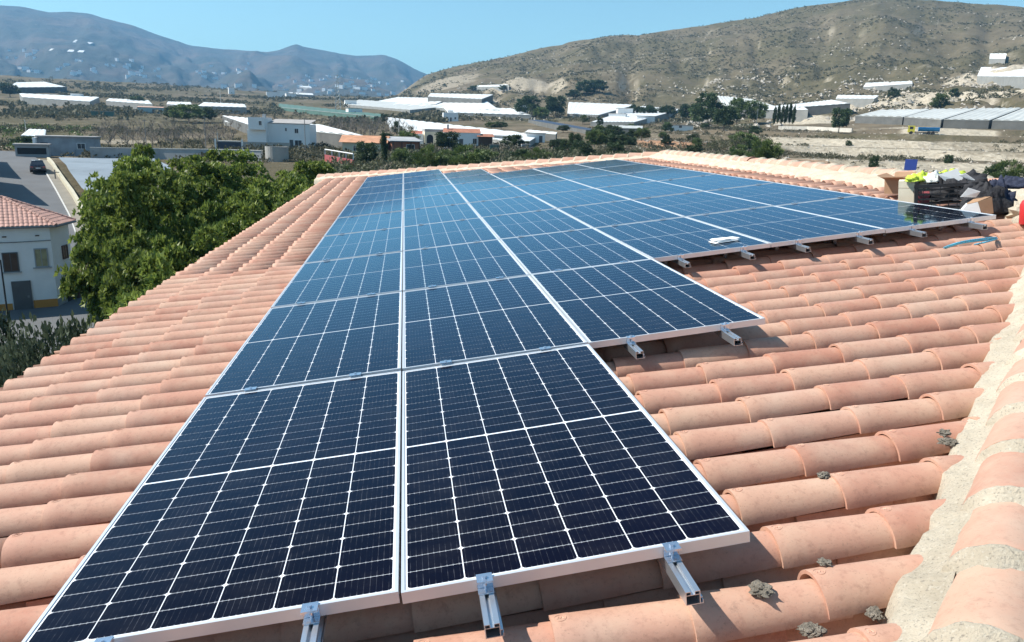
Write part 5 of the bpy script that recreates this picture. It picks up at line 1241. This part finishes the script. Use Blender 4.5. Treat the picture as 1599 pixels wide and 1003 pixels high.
MB().box((-2.55, -.10, -.2), (-1.45, .03, 2.1)).build('door', [M_DOOR], ch_)
MB().box((-1.72, -.12, .95), (-1.60, -.09, 1.1)).build('door_handle', [M_POLE], ch_)
fm = Matrix(((d_.x, -d_.y * -1 * -1, 0, a.x), (d_.y, d_.x, 0, a.y), (0, 0, 1, 0), (0, 0, 0, 1)))
a = pl2[1]; ang = math.atan2(d_.y, d_.x)
w_ = window(ch_, 1.75, -.003, 3.2, .8, .95, 'y', M_GLASS, M_WOOD); w_.matrix_local = Matrix.Translation((a.x, a.y, 0)) @ Matrix.Rotation(ang, 4, 'Z')
o = MB().box((1.35, -.05, -.2), (2.5, .02, 2.1)).build('passage_shade', [M_DARK], ch_); o.matrix_local = Matrix.Translation((a.x, a.y, 0)) @ Matrix.Rotation(ang, 4, 'Z')  # solid dark box on the facade stands in for the porch's shade
o = MB().box((2.52, -.3, -.2), (2.72, -.1, 2.6)).build('pillar', [M_WOOD], ch_); o.matrix_local = Matrix.Translation((a.x, a.y, 0)) @ Matrix.Rotation(ang, 4, 'Z')
for x in (-2.6, -.75): MB().box((x - .12, -.06, 5.05), (x + .12, 0, 5.12)).build('wall_vent', [M_WOOD], ch_)
q = MB(); pts = [p + Vector((0, 0, -.06)) for p in (ev[0], ev[1], ev[2])]; q.path(pts, .07, 8); q.build('gutter', [M_POLE], ch_)
q = MB().tube((-3.6, -.08, .0), (-3.6, -.08, 5.6), .05).build('downpipe', [M_POLE], ch_)
q = MB(); q.path([(-12, -.06, 4.75), (-8, -.06, 4.68), (-4, -.06, 4.74), (-2, -.06, 4.70), (0, -.06, 4.74)], .02, 6); q.build('wall_cable', [M_DARK], ch_)
for x, z in ((-.66, 2.95), (-2.42, 2.75)): MB().box((x - .55, -.14, z - .07), (x + .55, 0, z - .005)).build('window_sill', [M_WALLG], ch_)
# cream garden wall seen beside the house
tq = empty('garden_wall', (-22.3, 58.5, -11.2)); tag(tq, 'cream garden wall between the corner house and the orchard', 'wall')
MB().box((0, 0, -.4), (6.5, .3, 1.7)).build('masonry', [M_WALLC], tq)
# neighbours of the street outside the frame: they throw the shadows on the road
shx, shy = -sdir.x / math.hypot(sdir.x, sdir.y), -sdir.y / math.hypot(sdir.x, sdir.y)
for (pa, pb, hh, lb) in (((68, 323), (42, 291), 6.2, 'near white row house left of the street whose shadow lies on the road'), ((27, 281), (15, 255), 4.6, 'farther white row house left of the street with a stepped shadow')):
    p0, _ = gp(*pa, 0, 60); p1, _ = gp(*pb, 0, 60); off = hh / math.tan(R(SUN_EL)); zz = max(p0.z, p1.z)
    dx, dy = shx * off, shy * off
    c0 = Vector((p0.x - dx, p0.y - dy, 0)); c1 = Vector((p1.x - dx, p1.y - dy, 0)); base = p0.z - 1
    t = empty('row_house', (c0.x, c0.y, base)); tag(t, lb, 'house')
    pol = [(0, 0), (c1.x - c0.x, c1.y - c0.y), (c1.x - c0.x - 9, c1.y - c0.y + 3), (-9, 3)]
    MB().prism(pol, -1, (p0.z + p1.z) / 2 + hh - base).build('wall', [M_WHITE], t)
    MB().prism([(x * 1.01, y * 1.01) for x, y in pol], (p0.z + p1.z) / 2 + hh - base + .003, (p0.z + p1.z) / 2 + hh - base + .2).build('roof', [M_RFLAT], t)
# street lamp
d_ = pix_dir(9, 470); hl = math.hypot(d_.x, d_.y); lp = Vector((CAM.x + d_.x / hl * 50, CAM.y + d_.y / hl * 50, -11.3))
t = empty('street_lamp', lp, .4); tag(t, 'street lamp with a lantern on a thin dark pole before the corner house', 'street lamp')
MB().tube((0, 0, -.2), (0, 0, .8), .09, .07).tube((0, 0, .8), (0, 0, 5.0), .05, .04).build('pole', [M_DARK], t)
MB().path([(0, 0, 4.95), (-.1, 0, 5.15), (-.3, 0, 5.2), (-.45, 0, 5.1)], .025).build('arm', [M_DARK], t)
MB().lathe([(.03, 5.25), (.20, 5.12), (.22, 5.08), (.20, 5.06), (.13, 4.80), (.10, 4.74), (0, 4.72)], 10, c=(-.45, 0, 0)).build('lantern', [M_DARK], t)

# ------------------------------------------------------------------ things lying on the roof
def on_roof(px, py, z=-.13, rz=-34): q = rp(px, py, z); return PL @ Matrix.Translation((q.x, q.y, z)) @ Matrix.Rotation(R(rz), 4, 'Z')
M_CARD = simple('cardboard', (0.36, 0.22, 0.13), .9, 0, .1, 8)
M_CARDL = simple('pale_cardboard', (0.60, 0.54, 0.42), .9, 0, .05, 8)
M_BLK = simple('black_plastic', (0.018, 0.018, 0.02), .45, 0, .2, 8)
M_BAG = simple('black_fabric', (0.022, 0.022, 0.026), .8, 0, .3, 14, bump=.8, bscale=30)
M_LIME = simple('hi_vis_fabric', (0.46, 0.58, 0.06), .8, 0, .06, 8, bump=.4, bscale=20)
M_REFL = simple('reflective_tape', (0.62, 0.64, 0.60), .35, 0, .05, 8)
M_NAVYC = simple('navy_fabric', (0.030, 0.038, 0.070), .9, 0, .2, 10, bump=.6, bscale=25)
M_PAPER = simple('white_paper', (0.78, 0.78, 0.76), .8, 0, .04, 8)
M_REDB = simple('red_plastic', (0.55, 0.035, 0.035), .35, 0, .06, 8)
M_BLUEC = simple('blue_cable', (0.06, 0.36, 0.52), .4, 0, .06, 8)
def cloth(name, mats, parent, w_, d, h, seed, loc=(0, 0, 0), n=30, folds=5, flat=.5, amp=.35):
    """crumpled cloth heap: closed surface with sharp random folds"""
    V = []; F = []; n2 = n // 2
    for i in range(n2 + 1):
        for j in range(n):
            th = math.pi * i / n2; ph = 2 * math.pi * j / n; p = Vector((math.sin(th) * math.cos(ph), math.sin(th) * math.sin(ph), math.cos(th)))
            f = 1 + amp * (abs(noise.noise(p * 1.4 + Vector((seed, 0, 0)))) * 2 - .5) + amp * .6 * (abs(noise.noise(p * folds + Vector((0, seed, 0)))) * 2 - .4)
            z = p.z * f * h; V.append((p.x * f * w_ / 2, p.y * f * d / 2, z if z > 0 else z * .15))
    for i in range(n2):
        for j in range(n): F.append((i * n + j, (i + 1) * n + j, (i + 1) * n + (j + 1) % n, i * n + (j + 1) % n))
    return link(name, mkmesh(name, V, F, mats, smooth=True), parent, loc=loc)
def openbox(t, w_, d, h, mat, th=.005, flaps=()):
    b = MB().box((-w_ / 2, 0, 0), (w_ / 2, th, h)).box((-w_ / 2, d - th, 0), (w_ / 2, d, h)).box((-w_ / 2, th, 0), (-w_ / 2 + th, d - th, h)).box((w_ / 2 - th, th, 0), (w_ / 2, d - th, h)).box((-w_ / 2 + th, th, 0), (w_ / 2 - th, d - th, th))
    b.build('carton', [mat], t)
    for (p0, p1, dr, L) in flaps:
        p0 = Vector(p0); p1 = Vector(p1); dr = Vector(dr).normalized() * L; nn_ = (p1 - p0).cross(dr).normalized() * .004
        v = [p0, p1, p1 + dr * .97, p0 + dr]; MB().add([*v, *[q + nn_ for q in v]], [(0, 1, 2, 3), (7, 6, 5, 4), (0, 4, 5, 1), (1, 5, 6, 2), (2, 6, 7, 3), (3, 7, 4, 0)]).build('flap', [mat], t)
# brown open carton standing on the ridge mortar
t = empty('cardboard_box', mat=on_roof(1397, 303, -.10, -58)); tag(t, 'open brown cardboard box with raised flaps, leftmost of the things on the ridge', 'cardboard box')
w_, d, h = .24, .24, .17
openbox(t, w_, d, h, M_CARD, flaps=[((-w_ / 2, 0, h), (w_ / 2, 0, h), (0, -1, .35), .11), ((-w_ / 2, d, h), (-w_ / 2, 0, h), (-1, 0, .5), .10), ((w_ / 2, 0, h), (w_ / 2, d, h), (1, 0, .4), .12), ((w_ / 2, d, h), (-w_ / 2, d, h), (0, .6, 1), .06)])
# pale printed carton
t = empty('printed_carton', mat=on_roof(1424, 326, -.12, -56)); tag(t, 'pale cream carton with dark printed letters, left of the black crate', 'carton')
w_, d, h = .28, .24, .275
openbox(t, w_, d, h, M_CARDL, flaps=[((w_ / 2, d, h), (-w_ / 2, d, h), (0, 1, .5), .10), ((-w_ / 2, .0, h), (w_ / 2, .0, h), (0, .5, .35), .03)])
MB().box((-w_ / 2 - .002, -.002, h - .065), (w_ / 2 + .002, -.0004, h - .063)).build('lid_line', [M_CARD], t)
cu = bpy.data.curves.new('printed_letters', 'FONT'); cu.body = 'Dearle'; cu.size = .036; cu.extrude = .0006
tf = bpy.data.objects.new('printed_letters', cu); lm = bpy.data.meshes.new_from_object(tf); bpy.data.objects.remove(tf); lm.materials.clear(); lm.materials.append(M_WOOD)
o = link('printed_letters', lm, t); o.location = (.005, -.002, h - .115); o.rotation_euler = (R(90), 0, 0)
# black crate
t = empty('plastic_crate', mat=on_roof(1482, 334, -.12, -34)); tag(t, 'black slatted plastic crate full of tools, packaging and bags', 'crate')
w_, d, h = .60, .40, .29; b = MB()
for z in (0.0, .05, .095, .14, .185, .23):
    b.box((-w_ / 2, 0, z), (w_ / 2, .008, z + .016)).box((-w_ / 2, d - .008, z), (w_ / 2, d, z + .016)).box((-w_ / 2, .008, z), (-w_ / 2 + .008, d - .008, z + .016)).box((w_ / 2 - .008, .008, z), (w_ / 2, d - .008, z + .016))
b.build('slats', [M_BLK], t); b = MB()
b.box((-w_ / 2 - .006, -.006, h - .03), (w_ / 2 + .006, .010, h)).box((-w_ / 2 - .006, d - .010, h - .03), (w_ / 2 + .006, d + .006, h)).box((-w_ / 2 - .006, .010, h - .03), (-w_ / 2 + .010, d - .010, h)).box((w_ / 2 - .010, .010, h - .03), (w_ / 2 + .006, d - .010, h)); b.build('rim', [M_BLK], t)
for x in (-w_ / 2, w_ / 2 - .03):
    for y in (-.004, d - .026): MB().box((x, y, 0), (x + .03, y + .03, h + .03)).build('corner_post', [M_BLK], t)
for i in range(1, 8): MB().box((-w_ / 2 + i * .072, -.003, 0), (-w_ / 2 + i * .072 + .006, .004, h - .03)).build('rib', [M_BLK], t)
MB().box((-w_ / 2 + .008, .008, .002), (w_ / 2 - .008, d - .008, .010)).build('base', [M_BLK], t)
o = MB().box((-.27, .05, .012), (-.17, .2, .20)).build('red_tool_case', [simple('dull_red_plastic', (0.25, 0.05, 0.06), .5, 0, .1, 8)], None); o.matrix_world = t.matrix_world; tag(o, 'dull red case inside the black crate, seen through its slats', 'case')
o = cloth('black_bag', [M_BAG], None, .56, .42, .20, 3.1, n=40, folds=6, amp=.45); o.matrix_world = t.matrix_world @ Matrix.Translation((.12, .17, .14)); tag(o, 'crumpled black bag bulging out of the crate', 'bag')
o = cloth('black_sheet', [M_BAG], None, .40, .16, .26, 8.4, n=40, folds=5, amp=.3); o.matrix_world = t.matrix_world @ Matrix.Translation((.28, -.06, .02)); tag(o, 'black plastic sheet hanging over the right side of the crate', 'sheet')
for i, (x, y, z, a, b_, c) in enumerate([(.02, .10, .33, .10, .004, .16), (.16, -.13, .20, .07, .004, .10), (.14, .02, .33, .08, .004, .05)]):
    o = MB().add([(-a, 0, -c / 2), (a * .8, .01, -c * .3), (a, 0, c * .4), (-a * .5, .01, c / 2)] + [(-a, b_, -c / 2), (a * .8, .01 + b_, -c * .3), (a, b_, c * .4), (-a * .5, .01 + b_, c / 2)], [(0, 1, 2, 3), (7, 6, 5, 4), (0, 4, 5, 1), (1, 5, 6, 2), (2, 6, 7, 3), (3, 7, 4, 0)]).build('paper_scrap', [M_PAPER], None)
    o.matrix_world = t.matrix_world @ Matrix.Translation((x, y, z)) @ Matrix.Rotation(R([55, 15, 35][i]), 4, 'Y') @ Matrix.Rotation(R(20 * i), 4, 'X'); tag(o, ['large white sheet sticking up from the bag in the crate', 'white scrap on the front of the black sheet', 'small white scrap on top of the black bag'][i], 'paper')
# hi-vis vest over carton and crate
v = empty('hi_vis_vest', mat=on_roof(1450, 330, -.12, -34) @ Matrix.Translation((0, .16, .29))); tag(v, 'crumpled lime hi-vis vest with a grey reflective band over the carton and crate', 'vest')
cloth('fabric', [M_LIME], v, .24, .22, .070, 1.7, loc=(-.08, .02, 0), n=40, folds=4, amp=.5); cloth('fabric', [M_LIME], v, .24, .20, .070, 5.2, loc=(.17, .10, .01), n=40, folds=4, amp=.5)
cloth('reflective_band', [M_REFL], v, .17, .22, .075, 9.2, loc=(.035, -.04, -.005), n=36, folds=4, amp=.35)
o = cloth('black_glove', [M_BAG], None, .06, .10, .12, 6.6, n=24, amp=.3); o.matrix_world = v.matrix_world @ Matrix.Translation((.10, -.12, -.04)); tag(o, 'black work glove hanging from the vest at the crate corner', 'glove')
# opened small carton
t = empty('white_carton', mat=on_roof(1522, 338, -.12, -34)); tag(t, 'small tipped carton, white outside and brown inside, right of the crate', 'carton')
b = MB(); b.add([(-.14, 0, 0), (.06, 0, 0), (.02, .01, .13), (-.07, .01, .11), (-.14, .20, 0), (.06, .20, 0), (.02, .21, .13), (-.07, .21, .11)], [(0, 1, 2, 3), (7, 6, 5, 4), (0, 4, 5, 1), (3, 2, 6, 7), (0, 3, 7, 4), (1, 5, 6, 2)]); b.build('carton', [M_PAPER], t)
b = MB(); b.add([(.02, .0, .13), (.065, 0, .0), (.15, .02, .02), (.13, .02, .17), (.02, .006, .13), (.065, .006, .0), (.15, .026, .02), (.13, .026, .17)], [(0, 1, 2, 3), (7, 6, 5, 4), (3, 2, 6, 7), (0, 3, 7, 4), (1, 5, 6, 2)]); b.build('flap', [M_CARD], t)
b = MB(); b.add([(-.07, .01, .113), (.02, .01, .133), (.14, .09, .17), (.02, .12, .16), (-.07, .016, .118), (.02, .016, .138), (.14, .096, .175), (.02, .126, .165)], [(0, 1, 2, 3), (7, 6, 5, 4), (0, 4, 5, 1), (1, 5, 6, 2), (2, 6, 7, 3), (3, 7, 4, 0)]); b.build('flap', [M_CARD], t)
# navy jacket
t = empty('navy_jacket', mat=on_roof(1556, 330, -.12, -34)); tag(t, 'dark navy jacket thrown over the ridge tiles at the right', 'jacket')
cloth('fabric', [M_NAVYC], t, .36, .34, .24, 2.3, loc=(.0, .05, .0), n=44, folds=5, amp=.4)
cloth('sleeve', [M_NAVYC], t, .30, .12, .09, 7.7, loc=(.14, .16, .20), n=36, folds=5, amp=.4)
# red bottle and mortar heap at the right edge
t = empty('red_gas_bottle', mat=on_roof(1603, 350, -.13, 0)); tag(t, 'red bottle standing on the tiles at the right edge', 'bottle')
MB().lathe([(0, 0), (.055, 0), (.058, .01), (.058, .17), (.045, .20), (.02, .215), (.02, .225), (0, .225)], 20).build('bottle', [M_REDB], t, smooth=True)
t = lump(rp(1612, 345, -.14) + Vector((.16, .16, .0)), .17, 4.4, .7); tag(t, 'big pale mortar hump where hip and ridge meet', 'mortar hump')
# white cloth on a panel
q = rp(1132, 376, .004); t = empty('folded_cloth', mat=PL @ Matrix.Translation((q.x, q.y, .002)) @ Matrix.Rotation(R(8), 4, 'Z')); tag(t, 'folded white cloth lying on the panel beside the fourth column gap', 'cloth')
for (x0, y0, x1, y1, z0, z1, rz_) in ((-.125, -.06, .105, .06, 0, .010, 0), (-.10, -.052, .125, .058, .0102, .019, 3), (-.115, -.05, .03, .055, .0194, .026, -3)):
    V = []; F = []; nx_, ny_ = 14, 8
    for sgn in (0, 1):
        for j in range(ny_ + 1):
            for i in range(nx_ + 1):
                x = x0 + (x1 - x0) * i / nx_; y = y0 + (y1 - y0) * j / ny_; e = (min(i, nx_ - i, 1)) * (min(j, ny_ - j, 1)); wv = .003 * noise.noise(Vector((x * 22, y * 22, z0 * 90)))
                V.append((x + wv * 2, y + wv * 2, (z0 if sgn == 0 else z0 + (z1 - z0) * (1 if e else .35) + wv)))
    m_ = (nx_ + 1) * (ny_ + 1)
    for j in range(ny_):
        for i in range(nx_): b0_ = j * (nx_ + 1) + i; F += [(b0_, b0_ + nx_ + 1, b0_ + nx_ + 2, b0_ + 1), (m_ + b0_, m_ + b0_ + 1, m_ + b0_ + nx_ + 2, m_ + b0_ + nx_ + 1)]
    ring = [i for i in range(nx_ + 1)] + [j * (nx_ + 1) + nx_ for j in range(1, ny_ + 1)] + [ny_ * (nx_ + 1) + i for i in range(nx_ - 1, -1, -1)] + [j * (nx_ + 1) for j in range(ny_ - 1, 0, -1)]
    for k_, r_ in enumerate(ring): n2_ = ring[(k_ + 1) % len(ring)]; F.append((r_, n2_, m_ + n2_, m_ + r_))
    link('fold', mkmesh('fold', V, F, M_PAPER, smooth=True), t, rz=R(rz_))
# blue cable loop on the tiles
t = empty('blue_cable', mat=PL @ Matrix.Translation(rp(1510, 382, -.06))); tag(t, 'loop of bright blue cable lying across the tiles near the ridge', 'cable')
def cab(pts, nm):
    P = [rp(a, b, z) for a, b, z in pts]; P = [p - rp(1510, 382, -.06) for p in P]; Q = []
    for i in range(len(P) - 1):
        p0 = P[max(0, i - 1)]; p1 = P[i]; p2 = P[i + 1]; p3 = P[min(len(P) - 1, i + 2)]
        for k in range(6):
            s = k / 6; Q.append(.5 * ((2 * p1) + (p2 - p0) * s + (2 * p0 - 5 * p1 + 4 * p2 - p3) * s * s + (3 * p1 - p0 - 3 * p2 + p3) * s ** 3))
    Q.append(P[-1]); MB().path(Q, .0065, 7).build(nm, [M_BLUEC], t, smooth=True)
cab([(1474, 387, -.115), (1490, 381, -.05), (1512, 376, -.04), (1535, 373, -.05), (1556, 371, -.10)], 'strand')
cab([(1476, 388, -.12), (1496, 381, -.07), (1520, 377, -.06), (1540, 375, -.08), (1556, 373, -.12)], 'strand')
cab([(1522, 382, -.12), (1536, 379, -.07), (1548, 376, -.08), (1557, 373, -.12)], 'strand')
